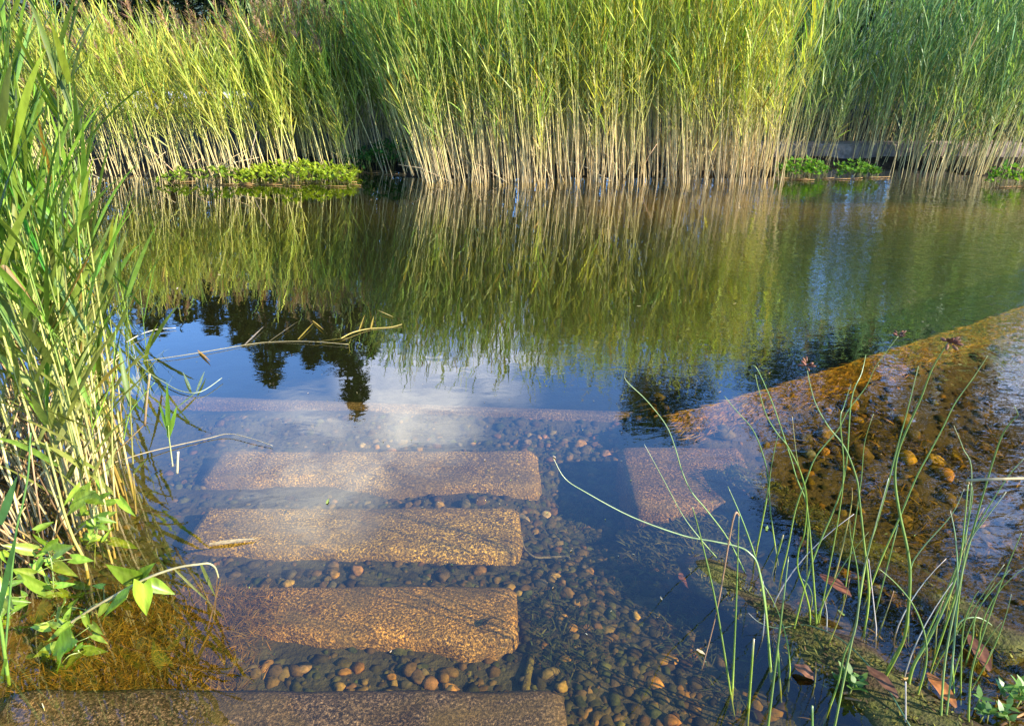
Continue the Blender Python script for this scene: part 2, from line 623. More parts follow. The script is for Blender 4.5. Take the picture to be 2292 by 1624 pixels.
def pebble_zone(x, y):
    if x > .95 or (x > .45 and y < 2.25) or (x > .45 and y > 2.7):
        if x > .72 and y > 2.0:
            return 'on the shallow brown shelf below the curved rim', 'shelf'
    if x > .16:
        return 'in the dark weedy bed right of the granite steps', 'weed'
    if y > 2.78:
        return 'between the deepest granite step and the long kerb', 'kerb'
    if y > 2.3:
        return 'between the third and the deepest granite steps', 's34'
    if y > 1.83:
        return 'between the second and third granite steps', 's23'
    return 'between the nearest and the second granite steps', 's12'

n_ind = 0
KINDS = {'ochre': (.28, .165, .045), 'pinkish': (.21, .115, .062), 'tan': (.21, .15, .085), 'yellow': (.30, .165, .012), 'orange': (.28, .135, .025), 'grey': (.10, .095, .085)}
tries = 0
while n_ind < 250 and tries < 20000:
    tries += 1
    q = pr.random()
    if q < .22:
        x, y = pr.uniform(-.9, .14), pr.uniform(1.40, 1.54)
    elif q < .36:
        x, y = pr.uniform(-.85, .14), pr.uniform(1.85, 1.99)
    elif q < .48:
        x, y = pr.uniform(-.6, .2), pr.uniform(2.32, 2.47)
    elif q < .68:
        x, y = pr.uniform(-.8, .7), pr.uniform(2.80, 3.05)
    elif q < .84:
        x, y = pr.uniform(.06, .6), pr.uniform(1.35, 2.25)
    else:
        x = pr.uniform(.8, 2.2)
        y = pr.uniform(1.7, rim_y(x) - .15)
    if on_stone(x, y, .0):
        continue
    where, zid = pebble_zone(x, y)
    if zid == 'shelf':
        cn = pr.choice(['yellow', 'yellow', 'orange', 'ochre', 'grey'])
        s = pr.uniform(.025, .055)
    elif zid == 'weed':
        cn = pr.choice(['ochre', 'tan', 'ochre', 'pinkish', 'orange', 'grey'])
        s = pr.uniform(.014, .03)
    else:
        cn = pr.choice(['ochre', 'tan', 'pinkish', 'ochre', 'orange', 'grey'])
        s = pr.uniform(.012, .026)
    mb = MB()
    col = vary(KINDS[cn], .22, pr)
    col = mix3(col, (.055, .045, .02), .75 if pr.random() < .5 else pr.uniform(0, .35))
    add_pebble(mb, V((0, 0, 0)), s, col, pr)
    o = mb.build('pebble', M_PEBBLE, loc=(x, y, bed(x, y) + s * .22))
    tag(o, f'rounded {cn} pebble lying {where}', 'pebble', f'{cn} pebbles {where}')
    n_ind += 1

# ------------------------------------------------------------------ algae (nobody could count the strands)
ar = random.Random(5)
al = MB()
def strands(n, fx, fy, ch, length, w, cols):
    for _ in range(n):
        x, y = fx(), fy()
        z = ch(x, y)
        if z is None:
            continue
        a = ar.uniform(0, 6.28)
        d = V((math.cos(a), math.sin(a), ar.uniform(.1, .8)))
        al.blade(V((x, y, z)), d, V((-d.y, d.x, ar.uniform(-.6, .6))), length * ar.uniform(.5, 1.4), w * ar.uniform(.6, 1.4), ar.uniform(.6, 1.8),
                 vary(ar.choice(cols), .3, ar), vary(ar.choice(cols), .3, ar), 3)
def clump(x, y, s, thr, seed):
    return nz(x, y, s, seed) > thr
strands(5200, lambda: ar.uniform(.05, .95), lambda: ar.uniform(1.35, 2.5),
        lambda x, y: bed(x, y) + .008 if clump(x, y, 4.5, .12, 11) and not on_stone(x, y, 0) else None, .04, .004, [(.045, .055, .016), (.075, .075, .020), (.030, .040, .014)])
strands(11000, lambda: ar.uniform(.75, 2.6), lambda: ar.uniform(1.3, 3.6),
        lambda x, y: bed(x, y) + .012 if clump(x, y, 3.2, -.02, 31) and y < rim_y(x) - .1 else None, .055, .005, [(.10, .062, .007), (.19, .105, .007), (.055, .046, .009)])
strands(15000, lambda: ar.gauss(-.98, .14), lambda: ar.uniform(1.38, 1.78),
        lambda x, y: max(bed(x, y), -.055 if -1.02 < x < .02 and y > 1.545 else -9) + .004 if x < -.74 + .08 * ar.random() else None, .045, .0024, [(.22, .12, .012), (.14, .080, .012), (.08, .055, .012), (.26, .15, .02)])
strands(2600, lambda: ar.uniform(.42, 1.0), lambda: 2.27 - abs(ar.gauss(0, .12)), lambda x, y: bed(x, y) + .01, .05, .007, [(.05, .055, .018), (.08, .07, .02)])
strands(5000, lambda: ar.uniform(.7, 5), lambda: ar.random(), lambda x, y: None, .05, .008, [(.1, .1, .1)])
for _ in range(9000):
    x = ar.uniform(.72, 4.2)
    y = rim_y(x) - .02 + max(-.2, min(.05, ar.gauss(-.03, .06)))
    al.blade(V((x, y, -.068 + .03 * sstep(.7, 2.2, x))), V((ar.uniform(-1, .2), ar.uniform(-.6, -.1), .05)), V((.3, .8, .2)), ar.uniform(.03, .08), .004, .25,
             vary((.32, .17, .012), .35, ar), vary((.22, .12, .010), .35, ar), 3)
tag(al.build('algae', M_ALGAE), 'soft brown and olive algae strands on the shallow pond bed', 'algae', kind='stuff')

# ------------------------------------------------------------------ reeds
def reed_geo(r, h, lean, radius, pal, stem_mb, leaf_mb, plume_mb, o=V((0, 0, 0)), nleaf=9, leaf_lo=.38, leafL=(.18, .36), leafW=.0105, nseg=6, sides=3, mstem=0, mleaf=0, mplume=0,
             leaf_sink=None, droop=(.3, 1.1), lseg=3, fold=0, plume=False, spread=(.15, .55), under=.04, lvar=.2):
    """a reed: slightly bent hollow stem, alternating blades held upwards, sometimes a plume"""
    bend = V((r.gauss(0, .05), r.gauss(0, .05), 0)) * h
    def at(t):
        return o + V((lean.x * h * t, lean.y * h * t, h * t)) + bend * (t * t)
    tint = math.exp(r.gauss(0, .22))
    warm = r.random()
    def scol(t):
        b, m_, g = pal['base'], pal['mid'], pal['top']
        c = mix3(b, m_, sstep(.05, .45, t + (warm - .5) * .3)) if t < .5 else mix3(m_, g, sstep(.45, .9, t))
        return (c[0] * tint, c[1] * tint, c[2] * tint)
    pts = [at(-under / h)] + [at(i / nseg) for i in range(nseg + 1)]
    ts = [0.0] + [i / nseg for i in range(nseg + 1)]
    stem_mb.tube(pts, [radius * (1 - .7 * t) for t in ts], [scol(t) for t in ts], sides, m=mstem)
    a = r.uniform(0, 6.28)
    for i in range(nleaf):
        t = lerp(leaf_lo, .985, (i + r.uniform(-.3, .3)) / max(1, nleaf - 1))
        t = min(.99, max(.2, t))
        a += math.pi + r.gauss(0, .5)
        out = V((math.cos(a) + pal['wind'][0], math.sin(a) + pal['wind'][1], 0))
        if out.length < .05:
            out = V((1, 0, 0))
        out.normalize()
        el = r.uniform(*spread)
        d = (V((0, 0, 1)) + V((lean.x, lean.y, 0)) + out * math.tan(el + .35 * (1 - t))).normalized()
        L = r.uniform(*leafL) * (1 - .25 * abs(t - .7) / .3)
        c0 = vary(pal['leaf'], lvar, r)
        c0 = tuple(lerp(q, q2, .55 * (1 - sstep(.3, .65, t)) + (.6 if r.random() < pal['dry'] else 0)) for q, q2 in zip(c0, pal['mid']))
        c1 = (c0[0] * 1.12, c0[1] * 1.04, c0[2])
        tgt = leaf_mb if leaf_sink is None else MB()
        s = out.cross(V((0, 0, 1))) + V((r.gauss(0, .4), r.gauss(0, .4), r.gauss(0, .3)))
        tgt.blade(at(t), d, s, L, leafW * r.uniform(.7, 1.3), r.uniform(*droop), c0, c1, lseg, m=mleaf, fold=fold, twist=r.gauss(0, .6))
        if leaf_sink is not None:
            leaf_sink.append(tgt)
    if plume and plume_mb is not None:
        top = at(1.0)
        side = V((pal['wind'][0] + r.gauss(0, .3), pal['wind'][1] + r.gauss(0, .3), 0))
        L = r.uniform(.18, .28)
        pc = vary((.36, .24, .15), .2, r)
        for k in range(44):
            t = r.random()
            p = top + V((0, 0, L * t)) + side * (L * .5 * t * t)
            a2 = r.uniform(0, 6.28)
            d = V((math.cos(a2) * .8, math.sin(a2) * .8, .9)) + side * .6
            plume_mb.blade(p - V((0, 0, L * .25)), d, V((d.y, -d.x, .2)), L * r.uniform(.25, .5) * (1.15 - t), .010, r.uniform(.6, 1.6), pc, vary(pc, .25, r), 3, m=mplume)

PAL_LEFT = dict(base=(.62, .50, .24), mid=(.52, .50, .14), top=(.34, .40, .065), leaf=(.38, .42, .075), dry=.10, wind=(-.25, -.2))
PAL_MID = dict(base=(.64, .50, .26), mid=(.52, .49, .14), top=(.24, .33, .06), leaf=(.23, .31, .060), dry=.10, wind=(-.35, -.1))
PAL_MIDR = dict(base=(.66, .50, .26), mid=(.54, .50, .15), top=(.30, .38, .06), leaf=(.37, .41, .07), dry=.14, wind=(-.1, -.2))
PAL_SHADE = dict(base=(.42, .34, .16), mid=(.30, .30, .09), top=(.15, .25, .06), leaf=(.20, .29, .08), dry=.08, wind=(.3, -.1))  # gap reeds: shade put into darker stem and leaf tints
PAL_RIGHT = dict(base=(.52, .42, .20), mid=(.32, .36, .11), top=(.14, .28, .09), leaf=(.18, .28, .10), dry=.06, wind=(.25, -.1))  # right bed: shade put into duller, bluer tints than the sunlit beds
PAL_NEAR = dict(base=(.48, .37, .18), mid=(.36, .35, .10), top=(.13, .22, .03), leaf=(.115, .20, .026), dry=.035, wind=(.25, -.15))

far = []                                             # (x, y, height, lean, palette, zone)
fr = random.Random(11)
def fill(n, fx, fy, hgt, lean, pal, zone, ok=None, plume=0.0):
    k = 0
    while k < n:
        x, y = fx(), fy()
        if ok and not ok(x, y):
            continue
        p = pal(x, y) if callable(pal) else pal
        far.append((x, y, max(.5, fr.gauss(*hgt(x, y)) * (1 if fr.random() < .84 else fr.uniform(.45, .8))), lean(x, y), p, zone, fr.random() < plume))
        k += 1

# sunny left bed
fill(720, lambda: min(fr.uniform(-6.6, -2.28) + abs(fr.gauss(0, .12)) * (fr.random() < .6), -1.8), lambda: 7.30 + abs(fr.gauss(0, .75)), lambda x, y: (1.22 + .10 * sstep(7.3, 8.2, y) - .17 * sstep(-3.9, -3.0, x), .11),
     lambda x, y: V((fr.gauss(-.10, .07 if fr.random() < .7 else .17), fr.gauss(0, .07), 0)), PAL_LEFT, 'left', lambda x, y: y < 9.3, .22)
# shaded gap
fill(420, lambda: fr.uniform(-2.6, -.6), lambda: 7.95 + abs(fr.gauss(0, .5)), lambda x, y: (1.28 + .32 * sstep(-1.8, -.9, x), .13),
     lambda x, y: V((fr.gauss(-.06, .08), fr.gauss(0, .05), 0)), PAL_SHADE, 'gap', lambda x, y: y < 9.5, .42)
# tall centre bed
def mid_pal(x, y):
    return PAL_MIDR if fr.random() < sstep(-.9, 1.1, x) * .9 else PAL_MID
fill(1250, lambda: fr.uniform(-1.05, 2.42) + fr.gauss(0, .12), lambda: 7.06 + abs(fr.gauss(0, .62)), lambda x, y: (1.74 + .10 * sstep(-.9, .3, x), .19),
     lambda x, y: V((fr.gauss(-.06 - .17 * sstep(0.2, -1.0, x) + .05 * sstep(1.5, 2.6, x), .045 if fr.random() < .7 else .15), fr.gauss(-.02, .07), 0)), mid_pal, 'centre', lambda x, y: y < 8.9 and y > 7.06 + .14 * nz(x, 0, 2.1, 4) + .35 * sstep(-.6, -1.05, x))
# right bed, set back, with a front tuft at the far right
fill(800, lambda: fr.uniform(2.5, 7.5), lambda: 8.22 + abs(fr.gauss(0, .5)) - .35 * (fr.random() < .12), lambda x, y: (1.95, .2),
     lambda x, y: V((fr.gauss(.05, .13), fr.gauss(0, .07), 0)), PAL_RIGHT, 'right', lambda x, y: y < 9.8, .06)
fill(70, lambda: fr.uniform(-2.4, -1.5), lambda: 7.45 + abs(fr.gauss(0, .3)), lambda x, y: (1.15, .15),
     lambda x, y: V((fr.gauss(-.12, .08), fr.gauss(0, .05), 0)), PAL_LEFT, 'left', None, .25)
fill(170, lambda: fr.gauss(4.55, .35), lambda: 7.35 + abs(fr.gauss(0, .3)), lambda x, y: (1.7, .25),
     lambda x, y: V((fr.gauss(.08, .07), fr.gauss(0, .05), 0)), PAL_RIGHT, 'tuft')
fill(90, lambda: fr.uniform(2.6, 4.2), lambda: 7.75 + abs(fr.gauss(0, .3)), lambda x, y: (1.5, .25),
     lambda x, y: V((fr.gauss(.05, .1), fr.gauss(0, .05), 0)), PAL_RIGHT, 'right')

for k in range(16):
    far.append((fr.uniform(-3.7, -2.35), fr.uniform(7.7, 8.5), fr.uniform(1.16, 1.34), V((fr.gauss(-.05, .05), 0, 0)), PAL_LEFT, 'plume_l', True))
for k in range(20):
    far.append((fr.uniform(-2.3, -1.05), fr.uniform(7.9, 8.6), fr.uniform(1.22, 1.48), V((fr.gauss(-.05, .06), 0, 0)), PAL_SHADE, 'plume_g', True))
for k in range(5):
    far.append((fr.uniform(3.0, 4.4), fr.uniform(8.3, 8.8), fr.uniform(1.35, 1.5), V((fr.gauss(.05, .06), 0, 0)), PAL_RIGHT, 'plume_r', True))
LABELS = {
    'plume_l': ('reed with a feathery tan plume standing above the sunny left bed', 'plumed reeds of the left bed'),
    'plume_g': ('reed with a drooping brown plume above the shaded gap', 'plumed reeds of the shaded gap'),
    'plume_r': ('reed with a tan plume high in the shaded right bed', 'plumed reeds of the right bed'),
    'left': ('sunlit yellow-green reed at the front of the left far bank bed', 'reeds at the front of the left bed'),
    'gap': ('thin shaded reed in the dark gap between two beds', 'reeds in the shaded gap'),
    'centre': ('tall straw-stemmed reed at the front of the central far bank bed', 'reeds at the front of the central bed'),
    'right': ('blue-green reed at the front of the shaded bed above the timber edging', 'reeds at the front of the right bed'),
    'tuft': ('leaning pale-stemmed reed in the tuft at the far right water edge', 'reeds of the far right tuft'),
}
QUOTA = {'plume_l': 16, 'plume_g': 20, 'plume_r': 5, 'left': 50, 'gap': 10, 'centre': 60, 'right': 20, 'tuft': 18}
inview = [q for q in far if abs(q[0]) < q[1] * .66]
chosen = set()
for z, k in QUOTA.items():
    for q in sorted([q for q in inview if q[5] == z], key=lambda q: q[1])[:k]:
        chosen.add(id(q))
bedmb = MB()
for q in far:
    x, y, h, lean, pal, zone, pl = q
    z0 = bed(x, y)
    base = V((x, y, min(z0, 0.0)))
    rr = fr.uniform(.0032, .0062)
    nl = fr.randint(11, 15)
    lo = fr.uniform(*{'left': (.30, .48), 'centre': (.28, .52), 'gap': (.3, .45)}.get(zone, (.2, .36)))
    if id(q) in chosen:
        s, l, p = MB(), MB(), MB()
        reed_geo(fr, h, lean, rr, pal, s, l, p, nleaf=nl, leaf_lo=lo, plume=pl, lvar=.34)
        o = s.build('reed', M_STEM, loc=(x, y, max(z0, -.03)))
        tag(o, LABELS[zone][0], 'reed', LABELS[zone][1])
        l.build('foliage', M_LEAF, o)
        if pl:
            p.build('plume', M_PLUME, o)
    else:
        reed_geo(fr, h, lean, rr, pal, bedmb, bedmb, bedmb, o=V((x, y, max(z0, -.03))), nleaf=nl, leaf_lo=lo, plume=pl, lvar=.34, mstem=0, mleaf=1, mplume=2)

for _ in range(70):                                  # snapped and leaning dead stems
    x = fr.uniform(-4.6, 5.2)
    y = (7.15 if -1.0 < x < 2.5 or x < -2.3 else 7.9) + abs(fr.gauss(0, .2))
    p = V((x, y, max(-.02, bed(x, y))))
    L = fr.uniform(.2, .65)
    if 2.5 < x < 4.3 or -2.3 < x < -1.0:
        continue
    a = fr.choice([-1, 1]) * fr.uniform(.25, 1.15)
    d = V((math.sin(a), fr.uniform(-.35, .2), math.cos(a)))
    c = vary((.60, .47, .25), .25, fr)
    bedmb.tube([p, p + d * L * .6, p + d * L + V((.0, 0, -.12 * L))], [.0045, .0038, .0022], [c, c, c], 3)
# near stand on the left
nr = random.Random(33)
near = []
while len(near) < 250:
    y = 1.95 + abs(nr.gauss(0, 1.0))
    if y > 4.6:
        continue
    d = abs(nr.gauss(0, .12)) if nr.random() < .18 else abs(nr.gauss(0, .75)) if nr.random() < .75 else nr.uniform(0, 2.5)
    x = shore_x(y) - d + .04 * nr.gauss(0, 1)
    if abs(x) > y * .85 + .6:
        continue
    near.append((x, y))
near.sort(key=lambda q: q[1])
NB = 95
for i, (x, y) in enumerate(near):
    h = nr.gauss(1.75, .28) if nr.random() < .72 else nr.uniform(.5, 1.1)
    h *= .82 + .18 * sstep(0, .5, shore_x(y) - x)
    lean = V((nr.gauss(-.03 + .10 * sstep(.3, 0, shore_x(y) - x), .08), nr.gauss(0, .06), 0))
    zb = bed(x, y)
    kw = dict(nleaf=nr.randint(10, 14) if h > 1.2 else nr.randint(2, 4), leaf_lo=.22, leafL=(.24, .46), leafW=.0195, nseg=8, sides=6, droop=(.1, .9), lseg=6, fold=.25, spread=(.2, .55), under=.1, lvar=.42)
    rr = nr.uniform(.0032, .0052)
    if i < NB:
        s, sink = MB(), []
        reed_geo(nr, h, lean, rr, PAL_NEAR, s, None, None, leaf_sink=sink, **kw)
        o = s.build('reed', M_STEM, loc=(x, y, zb))
        edge = shore_x(y) - x < .22
        if h < 1.15:
            lab = ('short young reed at the water edge of the near left stand' if edge else 'short young reed deep inside the near left stand')
        else:
            lab = ('tall broad-leaved reed on the open water side of the near left stand' if edge else 'tall broad-leaved reed inside the dense near left stand')
        tag(o, lab, 'reed', lab.replace('reed', 'reeds', 1))
        for lf in sink:
            lf.build('leaf', M_LEAF, o)
    else:
        reed_geo(nr, h, lean, rr, PAL_NEAR, bedmb, bedmb, None, o=V((x, y, zb)), mstem=0, mleaf=1, **kw)
# dead stalks and litter at the foot of the near stand
for _ in range(260):
    y = 1.85 + abs(nr.gauss(0, .7))
    x = shore_x(y) - .12 - abs(nr.gauss(0, .6))
    a = nr.uniform(0, 6.28)
    tilt = nr.uniform(.1, .9)
    L = nr.uniform(.15, .6)
    d = V((math.cos(a) * math.sin(tilt), math.sin(a) * math.sin(tilt), math.cos(tilt)))
    c = vary(nr.choice([(.42, .31, .15), (.30, .20, .09), (.20, .12, .05)]), .25, nr)
    p = V((x, y, max(bed(x, y), -.03)))
    bedmb.tube([p, p + d * L * .5, p + d * L + V((0, 0, -.05 * L))], [.0035, .003, .002], [c, c, c], 4, m=0)
tag(bedmb.build('reed_bed', [M_STEM, M_LEAF, M_PLUME]), 'dense mass of green and straw reeds filling the banks behind the front rows', 'reeds', kind='stuff')

# ------------------------------------------------------------------ rushes in the lower right
RUSH = [
 # (points base -> tip in sketch coordinates, thickness mm, colour key, label)
 ([(1637,1561),(1605,1363),(1572,1216),(1550,1133)], 5, 'g', 'straight green rush leaning left, outermost at the left of the rush clump'),
 ([(1639,1548),(1648,1343),(1654,1152)], 5.5, 'g', 'upright green rush whose brown top is snapped and hangs down to the left'),
 ([(1675,1592),(1687,1428)], 6, 'y', 'short cut rush stub with a brown tip near the bottom edge'),
 ([(1717,1640),(1747,1394),(1765,1244)], 6, 'g', 'stiff pale green rush rising in front of the mossy log'),
 ([(1724,1500),(1714,1360),(1699,1274),(1665,1172),(1629,1087)], 6, 'g', 'green rush curving up to the left with a yellow blunt tip'),
 ([(1745,1520),(1740,1438)], 6, 'y', 'very short yellow-green rush stub in front of the log'),
 ([(1607,1250),(1566,1203),(1528,1152),(1480,1063),(1442,993)], 4, 'p', 'pale rush leaning far left over the granite block'),
 ([(1671,1288),(1630,1206),(1582,1141),(1548,1100),(1527,1055),(1511,1001),(1491,951),(1447,895),(1401,850),(1401,828)], 4, 'p', 'long wavy pale rush reaching highest to the left with a hooked tip'),
 ([(1726,1500),(1714,1370),(1697,1268),(1678,1237),(1651,1222),(1596,1210),(1528,1197),(1413,1155),(1310,1100),(1264,1069),(1239,1025)], 5, 'p', 'long pale rush bent over the water towards the granite steps'),
 ([(1736,1254),(1753,1196)], 6, 'y', 'short bright yellow-green rush stub behind the log'),
 ([(1694,1227),(1716,1114),(1719,1069),(1708,1018),(1685,961),(1648,918),(1621,885)], 5, 'g', 'green rush bowing left beside the block with a thin tip'),
 ([(1736,1227),(1724,1138),(1723,1069),(1738,985),(1746,965)], 4, 'g', 'thin upright rush just right of the granite block'),
 ([(1806,1250),(1808,1162),(1804,1121),(1783,1069),(1768,1018),(1735,918),(1715,868),(1695,825),(1685,816)], 4.5, 'g', 'slender rush leaning left with a curled tip, left one of a pair'),
 ([(1828,1411),(1824,1340),(1815,1220),(1808,1150),(1796,1069),(1765,1001),(1741,971),(1715,928),(1698,871),(1691,838)], 5, 'g', 'slender rush leaning left and bending upright near its tip, right one of a pair'),
 ([(1934,1418),(1945,1326),(1933,1206),(1924,1121),(1917,1069),(1891,1001),(1855,955),(1828,908),(1815,868),(1805,818)], 5.5, 'g', 'tall rush leaning left with a brown flower head over the deep water', True),
 ([(1750,1281),(1764,1223),(1781,1138),(1806,1069),(1828,1018),(1875,961),(1898,918),(1938,865),(1961,818),(2011,751)], 4.5, 'g', 'tall thin rush arching right to the topmost brown flower head', True),
 ([(1968,1537),(2020,1438),(2033,1360),(2037,1281),(2030,1223),(2013,1145),(2003,1069),(2011,1008),(2041,935),(2061,891),(2088,821),(2123,765)], 7, 'g', 'thick sinuous rush with a brown flower head in front of the rim', True),
 ([(1917,1387),(1941,1240),(1962,1172),(1989,1076),(2008,1001),(2031,918),(2045,861),(2056,818)], 5, 'g', 'upright rush with a plain blunt tip between two flowering rushes'),
 ([(1945,1322),(1972,1251),(2013,1158),(2050,1069),(2081,1011),(2111,955),(2138,901),(2181,841),(2211,795)], 5, 'g', 'long straight rush leaning right without a flower head'),
 ([(1774,1418),(1818,1257),(1887,1080),(1905,898),(1928,835),(1938,793)], 4.5, 'g', 'long straight rush from the log rising right to a thin tip'),
 ([(1830,1406),(1885,1101),(1881,945),(1888,911),(1905,858)], 3.5, 'g', 'hair-thin rush standing close behind a longer straight rush'),
 ([(1811,1411),(1813,1370),(1801,1319),(1786,1274),(1787,1233),(1801,1189),(1805,1104),(1785,1031),(1773,931)], 5, 'y', 'yellow-green rush with a double bend near its base'),
 ([(1890,1330),(1915,1160),(1928,1069),(1935,991),(1955,925)], 3.5, 'g', 'thin short rush with a needle tip over the orange pebbles'),
 ([(1846,1343),(1873,1274),(1904,1138),(1907,1090)], 5, 'b', 'yellowing rush with a brown dry top in the middle of the clump'),
 ([(2030,1548),(2044,1490),(2074,1438),(2109,1367),(2139,1292),(2153,1223),(2167,1080)], 8, 'g', 'thickest rush, snapped at the top into a level pale straw'),
 ([(2071,1428),(2143,1261),(2175,1121),(2173,1080)], 4.5, 'g', 'rush crossing close behind the thickest snapped rush'),
 ([(2085,1493),(2126,1370),(2153,1281),(2177,1189),(2208,1080),(2238,985),(2261,945),(2278,928),(2270,908)], 5, 'g', 'tall rush on the right with a pale hooked tip'),
 ([(2139,1411),(2150,1309),(2173,1206),(2249,1076),(2292,1025)], 4.5, 'g', 'rush splaying far to the right from the right bundle'),
 ([(2105,1625),(2115,1479),(2146,1315),(2170,1213),(2204,1162),(2252,1100)], 5, 'p', 'pale rush of the right bundle bending right near its tip'),
 ([(2115,1625),(2132,1479),(2143,1309),(2139,1206),(2127,1141)], 4.5, 'p', 'pale rush of the right bundle bending left near its tip'),
 ([(2033,1400),(2037,1281),(2061,1230),(2129,1152),(2158,1093)], 4, 'p', 'pale rush bowing right from the thick sinuous rush'),
 ([(2167,1635),(2173,1513),(2197,1428),(2245,1292),(2286,1192)], 5, 'g', 'straight rush leaning right, outermost at the right of the clump'),
 ([(2160,1490),(2177,1428),(2180,1394),(2194,1353),(2245,1292),(2262,1271)], 4, 'g', 'short bowed rush just left of the outermost right rush'),
 ([(2139,1411),(2153,1387),(2184,1380),(2211,1391),(2238,1414),(2267,1428)], 4, 'p', 'pale rush arched over like a hoop at the right'),
 ([(2047,1575),(2068,1507),(2074,1462),(2068,1411),(2044,1353),(2006,1305),(1967,1271)], 5, 'g', 'green rush bowed strongly left beside the dead orange leaf'),
 ([(1856,1585),(1876,1527),(1890,1462),(1917,1397),(1921,1292),(1904,1199),(1902,1165)], 4.5, 'g', 'rush with a slight S bend in front of the log centre'),
 ([(1866,1635),(1904,1445),(1917,1391),(1931,1288),(1951,1206),(1989,1069)], 5, 'p', 'pale straight rush rising from the bottom edge across the log'),
 ([(2020,1595),(1982,1534),(1917,1459),(1863,1418),(1801,1397),(1740,1404),(1699,1391),(1675,1370)], 4, 'd', 'dark rush lying low across the log with a curled pale end'),
 ([(1818,1640),(1818,1578)], 6, 'g', 'short green rush stub at the bottom edge'),
 ([(1962,1360),(2010,1172)], 4, 'g', 'short straight rush behind the thick sinuous rush'),
 ([(2136,1561),(2132,1479)], 4, 'y', 'short yellow rush stub inside the right bundle'),
 ([(2150,1561),(2155,1411),(2177,1343),(2190,1322)], 4, 'g', 'short rush with a bent tip inside the right bundle'),
 ([(1849,1425),(1851,1377),(1846,1343)], 4, 'w', 'whitish dead rush stub on the log'),
 ([(2027,1635),(2027,1524)], 4, 'w', 'whitish dead rush stub at the bottom edge beside the dead leaf'),
 ([(2150,1300),(2175,1069),(2155,1001),(2135,951)], 3.5, 'p', 'thin rush leaning left at the top of the right bundle'),
]
RC = {'g': ((.27, .35, .045), (.13, .21, .045), (.19, .24, .06)), 'y': ((.30, .36, .04), (.17, .27, .03), (.30, .22, .08)), 'p': ((.22, .32, .06), (.21, .29, .11), (.40, .40, .22)),
      'b': ((.25, .27, .04), (.32, .26, .07), (.22, .12, .06)), 'd': ((.05, .10, .03), (.045, .09, .03), (.34, .33, .26)), 'w': ((.42, .36, .27), (.50, .43, .34), (.45, .38, .30))}
rr_ = random.Random(3)
def smooth_path(pts, n=5):
    out = []
    k = len(pts)
    for i in range(k - 1):
        p0, p1, p2, p3 = pts[max(i - 1, 0)], pts[i], pts[i + 1], pts[min(i + 2, k - 1)]
        for j in range(n):
            t = j / n
            out.append(0.5 * ((2 * p1) + (p2 - p0) * t + (2 * p0 - 5 * p1 + 4 * p2 - p3) * t * t + (3 * p1 - p0 - 3 * p2 + p3) * t ** 3))
    out.append(pts[-1])
    return out

def flower_head(mb, p, r):
    for _ in range(9):
        a = r.uniform(0, 6.28)
        d = V((math.cos(a), math.sin(a) * .8, r.uniform(-.3, .9))).normalized()
        L = r.uniform(.008, .017)
        q = p + d * L * r.uniform(.3, 1)
        c = vary((.20, .085, .045), .25, r)
        mb.tube([q, q + d * .005, q + d * .011, q + d * .016], [.0012, .0032, .003, .0006], [c, c, vary(c, .2, r), c], 6)
        mb.tube([p, q], [.0008, .0008], [c, c], 3)

for k, row in enumerate(RUSH):
    pts2, mm, ck, lab = row[:4]
    b0 = G(*pts2[0], -.015)
    dy = rr_.uniform(-.10, .14)
    P3 = []
    n = len(pts2)
    tot = abs(pts2[-1][1] - pts2[0][1]) / 500
    for i, q in enumerate(pts2):
        P3.append(PY(q[0], q[1], b0.y + dy * tot * (i / (n - 1)) ** 1.3))
    if k == 37:                                       # the one lying low
        P3 = [G(q[0], q[1], .03 + .02 * math.sin(i)) for i, q in enumerate(pts2)]
        b0 = P3[0].copy()
    path = smooth_path(P3) if n > 2 else [P3[0].lerp(P3[1], t / 4) for t in range(5)]
    foot = path[0] - (path[1] - path[0]).normalized() * .07
    path = [foot] + path
    m = len(path) - 1
    base, midc, tipc = (vary(c, .12, rr_) for c in RC[ck])
    cols = [mix3(base, midc, sstep(0, .35, i / m)) if i / m < .8 else mix3(midc, tipc, sstep(.8, 1, i / m)) for i in range(m + 1)]
    stub = n == 2
    rads = [mm * .00054 * (1 - (.25 if stub else .72) * (i / m) ** 1.4) for i in range(m + 1)]
    mb = MB()
    mb.tube([p - b0 for p in path], rads, cols, 8)
    o = mb.build('rush', M_RUSH, loc=b0)
    tag(o, lab, 'rush', 'green rushes growing round the mossy log')
    if len(row) > 4:
        fm = MB()
        flower_head(fm, path[-1] - b0, rr_)
        fm.build('flower_head', M_DEAD, o)
    if k == 1:
        fm = MB()
        q = [path[-1] - b0, PY(1640, 1165, b0.y) - b0, PY(1605, 1363, b0.y - .02) - b0, PY(1571, 1496, b0.y - .05) - b0]
        fm.tube(smooth_path(q), [.0024] * 5 + [.002] * 5 + [.0014] * 6, [(.33, .20, .11)] * 16, 6)
        fm.build('broken_tip', M_DEAD, o)
    if k == 24:
        fm = MB()
        q = [path[-1] - b0, PY(2165, 1074, b0.y - .01) - b0, PY(2230, 1071, b0.y - .03) - b0, PY(2330, 1068, b0.y - .05) - b0]
        fm.tube(q, [.0034, .0034, .003, .0026], [(.48, .38, .20)] * 4, 8)
        fm.build('broken_tip', M_DEAD, o)

